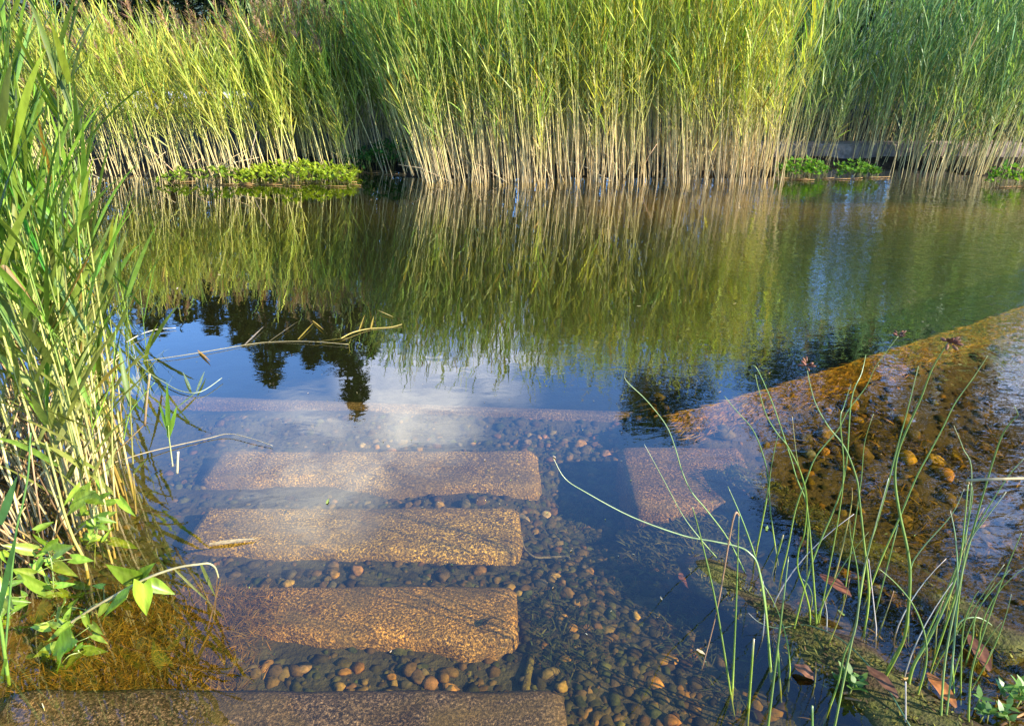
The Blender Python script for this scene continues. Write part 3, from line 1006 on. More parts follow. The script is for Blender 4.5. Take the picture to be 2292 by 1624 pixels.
for k in range(20):
    f = G(rr_.uniform(1700, 2200), rr_.uniform(1300, 1600), -.015)
    h = rr_.uniform(.12, .42)
    dead = rr_.random() < .4
    ln = V((rr_.gauss(.02, .16), rr_.gauss(0, .1), 1)) * h
    bend = V((rr_.gauss(0, .2), rr_.gauss(0, .1), -.1)) * h
    path = [ln * t + bend * t * t - V((0, 0, .03)) * (t == 0) for t in [i / 7 for i in range(8)]]
    base, midc, tipc = (vary(c, .15, rr_) for c in RC['w' if dead and k % 2 else ('b' if dead else 'g')])
    mb = MB()
    mb.tube(path, [.0021 * (1 - .7 * i / 7) for i in range(8)], [mix3(base, midc, i / 4) if i < 4 else mix3(midc, tipc, (i - 4) / 3) for i in range(8)], 6)
    tag(mb.build('rush', M_RUSH, loc=f), 'thin dry brown or whitish rush among the green ones' if dead else 'thin plain young rush low among the taller ones', 'rush', 'dry rushes among the green ones' if dead else 'young rushes low in the clump')

# ------------------------------------------------------------------ mossy logs, dead leaves, stick, tadpole
def log(a, b, r0, r1, label, seed, sink=.5):
    mb = MB()
    n = 26
    L = b - a
    mid = (a + b) / 2
    rows = []
    s = L.cross(V((0, 0, 1))).normalized()
    up = s.cross(L).normalized()
    for i in range(n + 1):
        t = i / n
        c = a + L * t - mid + V((0, 0, .006 * math.sin(t * 7 + seed)))
        r = lerp(r0, r1, t) * (1 - .6 * max(0, .12 - t) / .12) * (1 + .15 * math.sin(t * 11 + seed))
        ring = []
        for j in range(14):
            an = 2 * math.pi * j / 14
            q = r * (1 + .42 * mnoise.noise(V((t * 5 * L.length * 2, math.cos(an) * 1.2 + seed, math.sin(an) * 1.2))) + .20 * mnoise.noise(V((t * 30, math.cos(an) * 4, math.sin(an) * 4 + seed))))
            moss = .5 + .5 * mnoise.noise(V((t * 9, math.cos(an) * 2 + 4, seed)))
            col = mix3((.055, .033, .020), (.085, .080, .022), sstep(.3, .6, moss) * sstep(-.3, .4, math.sin(an)))
            ring.append(mb.vert(c + s * math.cos(an) * q + up * math.sin(an) * q * .36, col))
        rows.append(ring)
    for A, B in zip(rows, rows[1:]):
        for j in range(14):
            mb.face(A[j], A[(j + 1) % 14], B[(j + 1) % 14], B[j])
    mb.face(*rows[0][::-1])
    mb.face(*rows[-1])
    o = mb.build('log', M_MOSS, loc=mid)
    tag(o, label, 'log', 'waterlogged logs under the rushes')
    mm = MB()
    r = random.Random(int(seed * 10))
    for _ in range(2600):
        t = r.random()
        an = r.uniform(.15, 2.9)
        if mnoise.noise(V((t * 9, math.cos(an) * 2 + 4, seed))) < -.15:
            continue
        q = lerp(r0, r1, t) * 1.0
        p = a + L * t - mid + s * math.cos(an) * q + up * math.sin(an) * q * .36
        d = V((r.uniform(-1, 1), r.uniform(-1, 1), r.uniform(.1, .8)))
        c = vary(r.choice([(.10, .095, .020), (.16, .14, .025), (.055, .06, .018), (.07, .045, .02)]), .3, r)
        mm.blade(p, d, V((d.y, -d.x, r.uniform(-.4, .4))), r.uniform(.008, .02), .005, .6, c, c, 2)
    mo = mm.build('moss', M_ALGAE, o)
    return o
log(V((.56, 1.93, -.035)), V((1.14, 1.10, -.005)), .085, .115, 'mossy half-sunk log slanting from the block to the bottom edge', 1.3)
log(V((.84, 2.46, -.055)), V((1.40, 1.50, -.025)), .075, .09, 'darker sunken log behind, nearer to the yellow pebble shelf', 2.6)

def dead_leaf(X0, Y0, X1, Y1, z, hw, col, label, tilt=.12):
    b, t = G(X0, Y0, z), G(X1, Y1, z + .012)
    mb = MB()
    ax = t - b
    L = ax.length
    s = ax.cross(V((0, 0, 1))).normalized()
    rows = []
    for i in range(9):
        q = i / 8
        w = hw * L * math.sin(math.pi * (q * .93 + .035)) ** .8
        c = b + ax * q + V((0, 0, .007 * math.sin(q * 3.1) + .002 * math.sin(q * 14)))
        cc = vary(col, .1, rr_)
        rows.append([mb.vert(c - b - s * w + V((0, 0, w * tilt)), cc), mb.vert(c - b - s * w * .5 + V((0, 0, w * tilt * .3)), (cc[0] * .8, cc[1] * .75, cc[2] * .7)), mb.vert(c - b, (cc[0] * 1.3, cc[1] * 1.3, cc[2] * 1.2)),
                     mb.vert(c - b + s * w * .5 + V((0, 0, w * tilt * .3)), (cc[0] * .8, cc[1] * .75, cc[2] * .7)), mb.vert(c - b + s * w + V((0, 0, w * tilt)), cc)])
    for A, B in zip(rows, rows[1:]):
        for j in range(4):
            mb.face(A[j], A[j + 1], B[j + 1], B[j])
    tag(mb.build('dead_leaf', M_DEAD, loc=b), label, 'leaf', 'dead leaves lying among the rushes')
dead_leaf(2140, 1582, 2075, 1505, .012, .20, (.30, .115, .03), 'bright orange-brown dead leaf at the foot of the rush bundle')
dead_leaf(2215, 1500, 2168, 1420, .012, .19, (.13, .055, .028), 'large dark red-brown dead leaf with parallel veins on the wet mud')
dead_leaf(1905, 1335, 1835, 1285, .06, .2, (.16, .06, .03), 'reddish dead leaf stranded on the log behind the rushes')
dead_leaf(1825, 1520, 1778, 1488, .004, .3, (.16, .075, .04), 'small dull brown dead leaf in the water before the log')
dead_leaf(2010, 1560, 1940, 1490, .05, .17, (.11, .05, .025), 'narrow brown dead leaf at the near end of the log')
dead_leaf(1560, 1325, 1520, 1283, -.15, .28, (.26, .10, .06), 'sunken pink-brown leaf on the weedy bed left of the rushes')

st = MB()
a, b = G(1174, 1550, -.10), G(1194, 1425, -.12)
c = (.11, .085, .022)
st.tube([V((0, 0, 0)), (b - a) * .5 + V((.004, 0, .005)), b - a], [.013, .011, .008], [c, c, c], 8)
tag(st.build('stick', M_MOSS, loc=a), 'stubby algae covered stick on the bed right of the steps', 'stick')
rt = MB()
q = [G(X, Y, -.15) for X, Y in ((1168, 1200), (1173, 1225), (1195, 1245), (1225, 1246), (1268, 1244), (1275, 1252))]
o3 = q[0].copy()
pp = smooth_path([p - o3 for p in q])
rt.tube(pp, [.004] * len(pp), [(.16, .13, .08)] * len(pp), 6)
tag(rt.build('twig', M_BARK, loc=o3), 'thin curved pale twig lying on the bed beside the third step', 'twig')
tp = MB()
q = [G(X, Y, -.045) for X, Y in ((1081, 1398), (1087, 1390), (1095, 1384), (1104, 1381), (1113, 1379))]
o3 = q[0].copy()
pp = smooth_path([p - o3 for p in q], 4)
rads = [.0008, .004, .006, .0062, .0055, .0045, .0034, .0026, .002, .0018, .0016, .0013, .0011, .001, .0008, .0006, .0004][:len(pp)]
tp.tube(pp, rads, [(.022, .020, .020)] * len(pp), 8)
tag(tp.build('tadpole', M_PEBBLE, loc=o3), 'small dark tadpole resting on the second granite step', 'tadpole')

# ------------------------------------------------------------------ bindweed and bent stalks at the lower left
def c7(x, y):
    return (x * .3415, 1069.6 + y * .3415)
VINES = [
 ('bindweed climbing the bent straw stalk, with large drooping leaves over the brown algae', 1.62, [(-40, 1365), (420, 980), (890, 700)],
  [((1150, 760), (970, 680)), ((960, 900), (940, 690)), ((690, 560), (900, 665)), ((1020, 550), (920, 680)), ((670, 925), (830, 780)), ((600, 1000), (555, 880)), ((860, 970), (800, 1000))]),
 ('bindweed tuft with fresh pointed leaves standing highest among the stems', 1.95, [(620, 560), (625, 420), (640, 290), (600, 120)],
  [((505, 320), (640, 285)), ((770, 290), (655, 270)), ((725, 212), (650, 285)), ((570, 432), (625, 390)), ((720, 345), (650, 300)), ((430, 250), (590, 80)), ((740, 90), (640, 150)), ((890, 250), (790, 140)), ((410, 190), (520, 60)), ((690, 170), (600, 130))]),
 ('dense bindweed with overlapping leaves at the foot of the near reeds', 1.72, [(330, 900), (350, 700), (330, 520), (280, 430)],
  [((5, 435), (210, 470)), ((75, 590), (290, 725)), ((100, 740), (370, 805)), ((520, 650), (360, 560)), ((210, 360), (300, 420)), ((265, 480), (380, 420)), ((490, 440), (370, 480)), ((545, 815), (400, 740)), ((500, 690), (380, 700)), ((90, 520), (20, 480)), ((300, 640), (220, 560)), ((150, 955), (400, 850)), ((510, 850), (390, 880)), ((560, 740), (500, 800))]),
 ('low bindweed shoot with folded leaves just above the nearest step', 1.50, [(520, 1140), (450, 1000), (370, 900)],
  [((75, 1215), (295, 1190)), ((240, 1315), (330, 1170)), ((545, 1315), (380, 1240)), ((440, 1115), (400, 1220)), ((340, 1165), (470, 1040)), ((600, 1010), (560, 900))]),
 ('bindweed leaves at the very edge beside a straight green stalk', 1.60, [(60, 1150), (60, 900), (20, 700)],
  [((30, 900), (100, 860)), ((100, 1000), (40, 900)), ((160, 1150), (120, 1000)), ((20, 1120), (80, 1080)), ((50, 560), (10, 480)), ((0, 640), (45, 760))]),
 ('bindweed seedling leaves at the bottom left corner', 1.34, [(60, 1700), (20, 1600), (0, 1540)],
  [((170, 1600), (20, 1640)), ((60, 1580), (0, 1500)), ((190, 1660), (60, 1640))]),
]
br = random.Random(17)
for lab, y0, stem, leaves in VINES:
    s3 = [PY(*c7(*q), y0 + .03 * i) for i, q in enumerate(stem)]
    o0 = s3[0].copy()
    e = empty('bindweed', o0, lab, 'climbing plant', 'bindweed in the near left corner')
    path = smooth_path([p - o0 for p in s3], 6)
    sm = MB()
    sm.tube(path, [.0022] * len(path), [(.19, .24, .06)] * len(path), 6)
    for tip, bs in leaves:
        yb = y0 + br.uniform(-.05, .07)
        b3 = PY(*c7(*bs), yb) - o0
        t3 = PY(*c7(*tip), yb + br.uniform(-.05, .03)) - o0
        near_p = min(path, key=lambda p: (p - b3).length)
        if (near_p - b3).length > .004:
            sm.tube(smooth_path([near_p, (near_p + b3) / 2 + V((0, 0, .012)), b3], 3), [.0012] * 7, [(.22, .27, .06)] * 7, 5)
        lm = MB()
        nrm = V((br.gauss(.1, .35), -.75 + br.gauss(0, .25), .75)).normalized()
        lm.arrow_leaf(b3, t3, nrm, br.uniform(.17, .25), br.uniform(.1, .5), vary((.24, .36, .03), .25, br), br.uniform(.02, .2))
        lm.build('leaf', M_BROAD, e)
    for _ in range(20):
        p = br.choice(path) + V((br.gauss(0, .035), br.gauss(0, .03), br.gauss(0, .03)))
        dd = V((br.gauss(0, 1), br.gauss(0, .6), br.gauss(-.2, .6))).normalized() * br.uniform(.03, .065)
        lm = MB()
        lm.arrow_leaf(p, p + dd, V((br.gauss(.1, .5), -.7, .75)).normalized(), br.uniform(.17, .25), br.uniform(.1, .5), vary((.20, .31, .03), .3, br), .1)
        lm.build('leaf', M_BROAD, e)
        q0 = min(path, key=lambda k: (k - p).length)
        if (q0 - p).length > .004:
            sm.tube([q0, p], [.001, .001], [(.22, .27, .06)] * 2, 5)
    sm.build('stem', M_RUSH, e)

def stalk(name, pts2, y0, dy, r0, r1, col0, col1, lab, cat, grp=None, z=None, children=(), sides=6, n=5):
    if z is not None:
        P3 = [G(q[0], q[1], z + .004 * math.sin(i * 1.7)) for i, q in enumerate(pts2)]
    else:
        P3 = [PY(q[0], q[1], y0 + dy * i / max(1, len(pts2) - 1)) for i, q in enumerate(pts2)]
    o0 = P3[0].copy()
    path = smooth_path([p - o0 for p in P3], n)
    m = len(path) - 1
    mb = MB()
    mb.tube(path, [lerp(r0, r1, i / m) for i in range(m + 1)], [mix3(col0, col1, i / m) for i in range(m + 1)], sides)
    o = mb.build(name, M_STEM, loc=o0)
    tag(o, lab, cat, grp)
    for kind, a2, b2, w, colr, yy in children:
        if yy is None:
            A, B = G(*a2, z), G(*b2, z + .01)
        else:
            A, B = PY(*a2, yy), PY(*b2, yy + .02)
        lm = MB()
        d = B - A
        lm.blade(A - o0, d, d.cross(V((0, .3, 1))) if yy is None else d.cross(V((0, 1, .3))), d.length, w, .08, colr, colr, 5, fold=.15)
        lm.build(kind, M_LEAF if colr[1] > colr[0] else M_DEAD, o)
    return o
straw, straw2 = (.44, .35, .17), (.40, .36, .16)
stalk('reed_stalk', [c7(*q) for q in ((-60, 1380), (420, 975), (880, 695), (1140, 590), (1320, 560), (1370, 558), (1410, 585), (1432, 650))], 1.60, .04, .0042, .0022, straw, straw2,
      'bent straw reed stalk arching over the brown algae with two folded leaves', 'reed', 'dry bent reed stalks at the left',
      children=[('leaf', c7(1140, 590), c7(1402, 838), .011, (.36, .34, .10), 1.63), ('leaf', c7(1318, 562), c7(1415, 780), .012, (.34, .36, .09), 1.63), ('root', c7(1425, 640), c7(1400, 1000), .004, (.25, .14, .05), 1.62), ('root', c7(1448, 660), c7(1260, 1370), .004, (.22, .12, .05), 1.60)])
stalk('reed_stalk', [c7(*q) for q in ((592, 790), (560, 560), (480, 390), (420, 220), (370, 20), (300, -240))], 1.82, .04, .0055, .0030, (.40, .30, .08), (.30, .33, .10),
      'stout yellow reed stalk leaning left out of the water beside the bindweed', 'reed', 'dry bent reed stalks at the left')
stalk('reed_stalk', [c7(*q) for q in ((100, 1600), (45, 1250), (10, 1000), (-5, 900))], 1.42, .02, .005, .004, (.20, .30, .035), (.12, .24, .04),
      'upright bright green stalk at the left edge in front of the bindweed', 'reed', 'green stalks at the left edge', children=[('leaf', c7(40, 1180), c7(-20, 1480), .012, (.16, .26, .03), 1.42), ('leaf', c7(60, 1420), c7(150, 1500), .010, (.30, .36, .08), 1.42)])
stalk('reed_stalk', [c7(*q) for q in ((30, 1190), (95, 430), (150, 160), (185, -40), (200, -300))], 1.50, .03, .003, .0022, (.12, .24, .05), (.10, .20, .05),
      'thin blue-green stalk crossing in front of the bindweed leaves', 'reed', 'green stalks at the left edge', children=[('leaf', c7(-10, 900), c7(115, 300), .016, (.07, .17, .04), 1.48), ('leaf', c7(0, 300), c7(110, -20), .020, (.07, .17, .05), 1.46)])
for i, (q0, q1, lab) in enumerate([((330, 1640), (275, 1470), 'short dry grass tip poking up at the lower left edge, left of two'), ((412, 1640), (408, 1530), 'short dry grass tip poking up at the lower left edge, right of two'), ((430, 1630), (815, 1530), 'pale straw lying across the nearest step'), ((750, 1640), (800, 1550), 'pale slanting grass tip above the nearest step')]):
    stalk('grass_stem', [c7(*q0), c7((q0[0] + q1[0]) / 2, (q0[1] + q1[1]) / 2 - 8), c7(*q1)], 1.30, .03, .0026, .0008, (.40, .42, .20), (.45, .40, .22), lab, 'grass', 'grass stems at the bottom edge')

def c4(x, y):
    return (x * .3333, 534.8 + y * .3333)
FG = 'fallen reed stalks floating on the pond'
ol = (.40, .30, .08)
stalk('floating_reed', [c4(*q) for q in ((920, 822), (1250, 775), (1640, 710), (1800, 690), (2060, 685), (2340, 705))], 0, 0, .0018, .0012, (.27, .24, .12), (.46, .38, .20),
      'long fallen reed floating below the left reflection with yellowed leaves', 'reed', FG, z=.006,
      children=[('leaf', c4(1640, 710), c4(1775, 575), .011, (.38, .30, .20), None), ('leaf', c4(1330, 745), c4(1412, 815), .012, (.42, .24, .05), None), ('leaf', c4(2000, 672), c4(2110, 550), .010, (.38, .27, .03), None), ('leaf', c4(2100, 545), c4(2175, 605), .009, (.38, .26, .04), None), ('leaf', c4(1800, 690), c4(2015, 535), .006, (.26, .2, .09), None), ('leaf', c4(2340, 660), c4(2060, 690), .011, (.42, .32, .06), None)])
stalk('floating_reed', [c4(*q) for q in ((2290, 665), (2370, 625), (2480, 600), (2620, 590), (2700, 570))], 0, 0, .003, .002, ol, ol,
      'short fallen reed with upright yellow leaves, floating farthest out', 'reed', FG, z=.006,
      children=[('leaf', c4(2410, 615), c4(2450, 500), .008, (.38, .27, .04), None), ('leaf', c4(2490, 600), c4(2510, 510), .010, (.40, .28, .04), None), ('leaf', c4(2640, 520), c4(2530, 470), .010, (.42, .32, .10), None)])
stalk('floating_reed', [c4(*q) for q in ((840, 740), (980, 880), (1110, 965), (1220, 1020), (1350, 1022), (1490, 930))], 0, 0, .0025, .0018, (.30, .36, .16), (.34, .38, .26),
      'pale green fallen reed curving on the blue water beside the near stand', 'reed', FG, z=.012,
      children=[('leaf', c4(1310, 1030), c4(1140, 1165), .012, (.24, .34, .16), None), ('leaf', c4(1320, 1020), c4(1375, 875), .012, (.26, .36, .2), None), ('leaf', c4(1280, 1005), c4(1225, 880), .012, (.26, .36, .2), None)])
stalk('floating_reed', [c4(*q) for q in ((700, 1520), (930, 1445), (1150, 1390), (1400, 1335), (1540, 1305), (1700, 1340), (1830, 1385))], 0, 0, .0026, .0012, (.28, .21, .10), (.38, .33, .22),
      'straw stalk with a kink floating nearest to the steps', 'reed', FG, z=.01)
stalk('floating_reed', [c4(*q) for q in ((850, 690), (940, 640), (1050, 605), (1180, 595))], 0, 0, .003, .0015, (.46, .42, .30), (.5, .46, .38), 'whitish curved straw floating against the near stand', 'reed', FG, z=.012)
lf = MB()
A, B = G(*c7(1370, 432), .006), G(*c7(1695, 390), .008)
lf.blade(V((0, 0, 0)), B - A, V((.1, 1, 0)), (B - A).length, .02, .05, (.42, .32, .17), (.45, .36, .2), 5, fold=.2)
tag(lf.build('floating_leaf', M_DEAD, loc=A), 'single tan reed leaf floating over the third granite step', 'leaf')
# small shoots and stubs standing in the water beside the near stand
stalk('reed_shoot', [c4(*q) for q in ((1160, 1525), (1148, 1430), (1135, 1330), (1130, 1250))], 2.05, 0, .0026, .0018, (.40, .36, .20), (.20, .30, .05), 'small three-leaved green shoot alone in the water off the near stand', 'reed', 'young shoots off the near stand',
      children=[('leaf', c4(1134, 1330), c4(1120, 950), .017, (.16, .30, .03), 2.05), ('leaf', c4(1130, 1290), c4(1066, 1085), .013, (.16, .30, .03), 2.05), ('leaf', c4(1136, 1320), c4(1188, 1110), .015, (.18, .32, .03), 2.05)])
stalk('reed_shoot', [c4(*q) for q in ((830, 1345), (850, 1240), (880, 1150), (950, 1060), (1040, 960))], 2.2, 0, .003, .001, (.18, .30, .04), (.22, .34, .06), 'single green shoot bending right at the edge of the near stand', 'reed', 'young shoots off the near stand')
stalk('reed_stalk', [c4(*q) for q in ((972, 1250), (985, 1080), (1005, 905))], 2.25, 0, .0045, .004, (.20, .12, .06), (.42, .34, .18), 'broken brown stub standing in the water off the near stand', 'reed', 'broken stubs off the near stand')
stalk('reed_stalk', [c4(*q) for q in ((1190, 1570), (1192, 1500), (1196, 1425))], 1.98, 0, .004, .004, (.40, .34, .20), (.5, .44, .3), 'short pale stub nearest to the steps off the near stand', 'reed', 'broken stubs off the near stand')

# ------------------------------------------------------------------ leafy water plants along the far edge and at the lower right
def marsh_plant(x, y, w, d, h, n, col, lab, seed, grp='leafy marsh plants along the far edge', size=.05, name='marsh_plant'):
    r = random.Random(seed)
    e = empty(name, (x, y, 0), lab, 'water plant', grp)
    lm, sm = MB(), MB()
    for _ in range(n):
        px, py = r.uniform(-w, w), r.uniform(-d, d) * .9
        hh = h * r.uniform(.25, 1.0) * (1 - .5 * (px / w) ** 2)
        p = V((px, py, hh))
        foot = V((px * .95 + r.gauss(0, .02), py, -.03))
        if r.random() < .4:
            sm.tube([foot, p], [.003, .002], [(.20, .12, .04), (.20, .26, .05)], 3)
        a = r.uniform(0, 6.28)
        for k in range(3):
            aa = a + k * 2.1
            dd = V((math.cos(aa), math.sin(aa), r.uniform(.3, 1.2)))
            lm.blade(p, dd, V((-dd.y, dd.x, 0)), size * r.uniform(.7, 1.3), size * .5, .5, vary(col, .22, r), vary(col, .22, r), 3)
    for _ in range(max(3, n // 25)):
        px, py = r.uniform(-w, w), r.uniform(-d, -d * .3)
        L = r.uniform(.1, .25)
        sm.tube([V((px, py, .006)), V((px + L, py + r.uniform(-.05, .05), .01))], [.004, .003], [(.26, .13, .05), (.3, .18, .06)], 4)
    lm.build('foliage', M_BROAD, e)
    sm.build('stems', M_STEM, e)['kind'] = 'stuff'
    return e
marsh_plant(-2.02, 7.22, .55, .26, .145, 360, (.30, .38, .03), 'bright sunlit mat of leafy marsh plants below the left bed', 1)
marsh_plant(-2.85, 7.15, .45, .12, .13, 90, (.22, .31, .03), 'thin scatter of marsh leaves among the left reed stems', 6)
marsh_plant(-1.08, 7.75, .55, .3, .26, 320, (.055, .15, .025), 'dark green leafy marsh plants in the shaded gap', 2)  # shade of the gap put into a darker leaf colour than the sunlit mat
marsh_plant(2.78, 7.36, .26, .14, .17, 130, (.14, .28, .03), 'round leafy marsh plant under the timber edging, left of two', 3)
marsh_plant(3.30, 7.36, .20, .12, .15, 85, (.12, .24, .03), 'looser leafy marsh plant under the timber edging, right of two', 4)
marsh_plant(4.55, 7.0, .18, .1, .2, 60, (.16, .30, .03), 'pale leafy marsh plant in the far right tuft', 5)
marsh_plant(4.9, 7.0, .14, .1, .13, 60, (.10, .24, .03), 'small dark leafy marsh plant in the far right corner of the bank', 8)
q = G(2225, 1590, .02)
marsh_plant(q.x, q.y, .04, .03, .05, 10, (.13, .24, .05), 'small pale green seedling on the wet mud right of the rushes', 9, 'seedlings by the rushes', .03, 'seedling')
q = G(2278, 1560, .02)
marsh_plant(q.x, q.y, .04, .04, .08, 12, (.14, .26, .04), 'small leafy seedling at the edge of the mud beyond the rushes', 10, 'seedlings by the rushes', .03, 'seedling')
q = G(1905, 1530, .02)
marsh_plant(q.x, q.y, .03, .03, .06, 10, (.13, .22, .04), 'single water plant shoot at the near end of the log', 12, 'seedlings by the rushes', .03, 'seedling')

sp = MB()
sr = random.Random(77)
for _ in range(420):
    y = sr.uniform(1.4, 7.0)
    x = sr.uniform(-.5, .6) * y + sr.gauss(0, .3)
    a = sr.uniform(0, 6.28)
    L = sr.uniform(.003, .010) * (1 if sr.random() < .9 else 3)
    c = vary(sr.choice([(.40, .34, .20), (.30, .22, .08), (.22, .26, .06)]), .3, sr)
    sp.blade(V((x, y, .003)), V((math.cos(a), math.sin(a), .1)), V((-math.sin(a), math.cos(a), 0)), L, L * .4, .3, c, c, 2)
tag(sp.build('floating_litter', M_DEAD), 'tiny scattered flecks of pollen and leaf litter floating on the pond', 'litter', kind='stuff')

# ------------------------------------------------------------------ low wall and timber edging behind the reeds
def box(mb, x0, x1, y0, y1, z0, z1, c, b=.01):
    prof = [(z0, 0), (z1 - b, 0), (z1, b)]
    rings = []
    for z, i in prof:
        rings.append([mb.vert(p, c) for p in ((x0 + i, y0 + i, z), (x1 - i, y0 + i, z), (x1 - i, y1 - i, z), (x0 + i, y1 - i, z))])
    for a, b_ in zip(rings, rings[1:]):
        for j in range(4):
            mb.face(a[j], a[(j + 1) % 4], b_[(j + 1) % 4], b_[j])
    mb.face(*rings[-1])
    mb.face(*rings[0][::-1])
w = MB()
box(w, -2.6, -.45, 0, .22, -.45, 0, (.42, .42, .44))
wo = w.build('low_wall', M_WALL, loc=(-2.4, 9.75, .44), smooth=False)
tag(wo, 'low pale grey concrete wall showing through the left reeds', 'wall')
w = MB()
box(w, -2.62, -.43, -.03, .25, .001, .05, (.60, .60, .62))
w.build('coping', M_WALL, wo, smooth=False)
w = MB()
box(w, -1.3, 1.6, 0, .20, -.2, .0, (.24, .19, .15), .008)
tag(w.build('timber_edging', M_BARK, loc=(3.75, 8.05, .19), smooth=False), 'weathered grey-brown timber edging behind the right marsh plants', 'edging')

# ------------------------------------------------------------------ trees
def fir(x, y, h, w, lab, seed, grp='dark trees behind the reeds'):
    r = random.Random(seed)
    e = empty('fir_tree', (x, y, bed(x, y)), lab, 'tree', grp)
    t = MB()
    t.tube([V((0, 0, -.2)), V((0, 0, h * .5)), V((.02, 0, h))], [.14, .09, .015], [(.06, .04, .028)] * 3, 8)
    t.build('trunk', M_BARK, e)
    c = MB()
    k = int(h * 17)
    for i in range(k):
        z = .2 + (h - .25) * (i / k) ** .95
        R = w * (1 - z / h) ** .85 * r.uniform(.7, 1.12) + .05
        for b in range(6):
            a = r.uniform(0, 6.28)
            d = V((math.cos(a), math.sin(a), -.12 + r.gauss(0, .1)))
            for q in range(5):
                f = (q + r.random()) / 5
                p = V((0, 0, z)) + d * (R * f) + V((0, 0, .12 * R * f * f))
                dd = V((d.x + r.gauss(0, .6), d.y + r.gauss(0, .6), -.1 + r.gauss(0, .3)))
                c.blade(p, dd, V((-dd.y, dd.x, r.gauss(0, .5))), r.uniform(.12, .28), r.uniform(.05, .1), .5, vary((.020, .036, .014), .3, r), vary((.026, .046, .016), .3, r), 2)
    c.build('crown', M_TREE, e)

def broad(x, y, h, w, lab, seed, col=(.035, .058, .016), z0=.5, n=5200, name='broadleaf_tree', grp='dark trees behind the reeds', leaf=.13, trunk=True):
    r = random.Random(seed)
    e = empty(name, (x, y, bed(x, y)), lab, 'tree' if trunk else 'shrub', grp)
    t = MB()
    fork = h * .35
    t.tube([V((0, 0, -.2)), V((.03, 0, fork * .5)), V((0, .03, fork))], [.02 * h, .016 * h, .012 * h], [(.07, .05, .035)] * 3, 8)
    lobes = []
    for k in range(15):
        a = r.uniform(0, 6.28)
        q = V((math.cos(a) * w * r.uniform(.15, .75), math.sin(a) * w * r.uniform(.15, .75), lerp(z0 + .15 * h, h * .93, r.random() ** .8)))
        k2 = 1 - .45 * sstep(.6, 1, q.z / h)
        q.x *= k2
        q.y *= k2
        lobes.append((q, w * r.uniform(.28, .48)))
        t.tube([V((0, 0, min(fork, q.z * .6))), q * .55 + V((0, 0, fork * .3)), q], [.008 * h, .005 * h, .002 * h], [(.07, .05, .035)] * 3, 5)
    t.build('trunk', M_BARK, e)
    c = MB()
    for _ in range(n):
        q, R = r.choice(lobes)
        d = V((r.gauss(0, 1), r.gauss(0, 1), r.gauss(0, .8))).normalized() * (R * r.random() ** .4)
        p = q + d
        if p.z < .05:
            continue
        dd = V((r.gauss(0, 1), r.gauss(0, 1), r.gauss(-.2, .6)))
        cc = vary(col, .3, r)
        c.blade(p, dd, V((-dd.y, dd.x, r.gauss(0, .6))), leaf * r.uniform(.7, 1.4), leaf * .55, .5, cc, cc, 2)
    c.build('crown', M_TREE, e)

def azi(X, y):
    return ray(X, 300).x / ray(X, 300).y * y
fir(azi(735, 16.5), 16.5, 7.5, 1.55, 'tallest fir of the row, behind the gap between reed beds', 41)
fir(azi(525, 16.0), 16.0, 6.4, 1.8, 'fir behind the right end of the sunny left reed bed', 42)
fir(azi(635, 17.0), 17.0, 6.4, 1.4, 'slim fir between two taller firs', 43)
fir(azi(400, 17.0), 17.0, 5.4, 1.6, 'lower fir behind the middle of the left reed bed', 44)
fir(azi(860, 17.0), 17.0, 5.4, 1.4, 'lower fir behind the left side of the central bed', 45)
broad(azi(150, 16), 16, 5.0, 2.4, 'rounded dark tree behind the far left reeds', 51)
broad(azi(1060, 17), 17, 4.6, 1.8, 'low rounded tree behind the central reed bed', 52)
broad(azi(1320, 16.5), 16.5, 5.2, 1.6, 'small rounded tree behind the right side of the central bed', 53)
broad(azi(1530, 15.5), 15.5, 7.5, 1.7, 'tall dark tree just right of the central bed', 54)
broad(azi(1800, 16), 16, 7.4, 2.2, 'broad dark tree behind the right reed bed', 55)
broad(azi(2080, 15), 15, 6.6, 2.0, 'dark tree behind the far right tuft', 56)
broad(azi(2330, 15), 15, 7.8, 2.4, 'large dark tree at the far right beyond the reeds', 57)
for i, (X, h_, lab) in enumerate(((250, 4.7, 'ragged fir behind the far left reeds'), (330, 4.4, 'ragged fir left of the middle of the left bed'), (465, 5.0, 'ragged fir just left of a taller fir behind the left bed'), (580, 5.2, 'ragged fir filling the row between two taller firs'), (690, 5.4, 'ragged fir at the foot of the tallest fir'), (790, 5.2, 'ragged fir right of the tallest fir'))):
    fir(azi(X, 15.2), 15.2, h_, 1.75, lab, 140 + i)
for i, X in enumerate((80, 330, 560, 760, 980, 1250, 1520, 1800, 2080, 2320)):
    lab = ['far left', 'left', 'tall fir side', 'gap', 'centre left', 'centre', 'centre right', 'right', 'outer right', 'far right'][i]
    broad(azi(X, 12.2 + .4 * (i % 3)), 12.2 + .4 * (i % 3), 1.9 + .25 * (i % 2), 1.15, f'dark shrub in the hedge behind the {lab} reeds', 70 + i, (.022, .036, .012), .1, 2300, 'shrub', 'dark shrubs behind the reeds', .12, False)
for i, (a, dd, h, w_) in enumerate(((27, 13.6, 8.6, 1.9), (34, 13.2, 9.6, 2.0), (41.5, 13.4, 10.4, 2.3), (49, 13.0, 10.0, 2.4))):
    broad(dd * math.sin(rad(a)), dd * math.cos(rad(a)), h, w_, ['tall dark tree behind the right reeds, nearest to the central bed', 'tall dark tree behind the right reeds, middle of three', 'tallest dark tree at the outer right behind the reeds', 'dark tree outermost on the right behind the reeds'][i], 60 + i, n=6500)
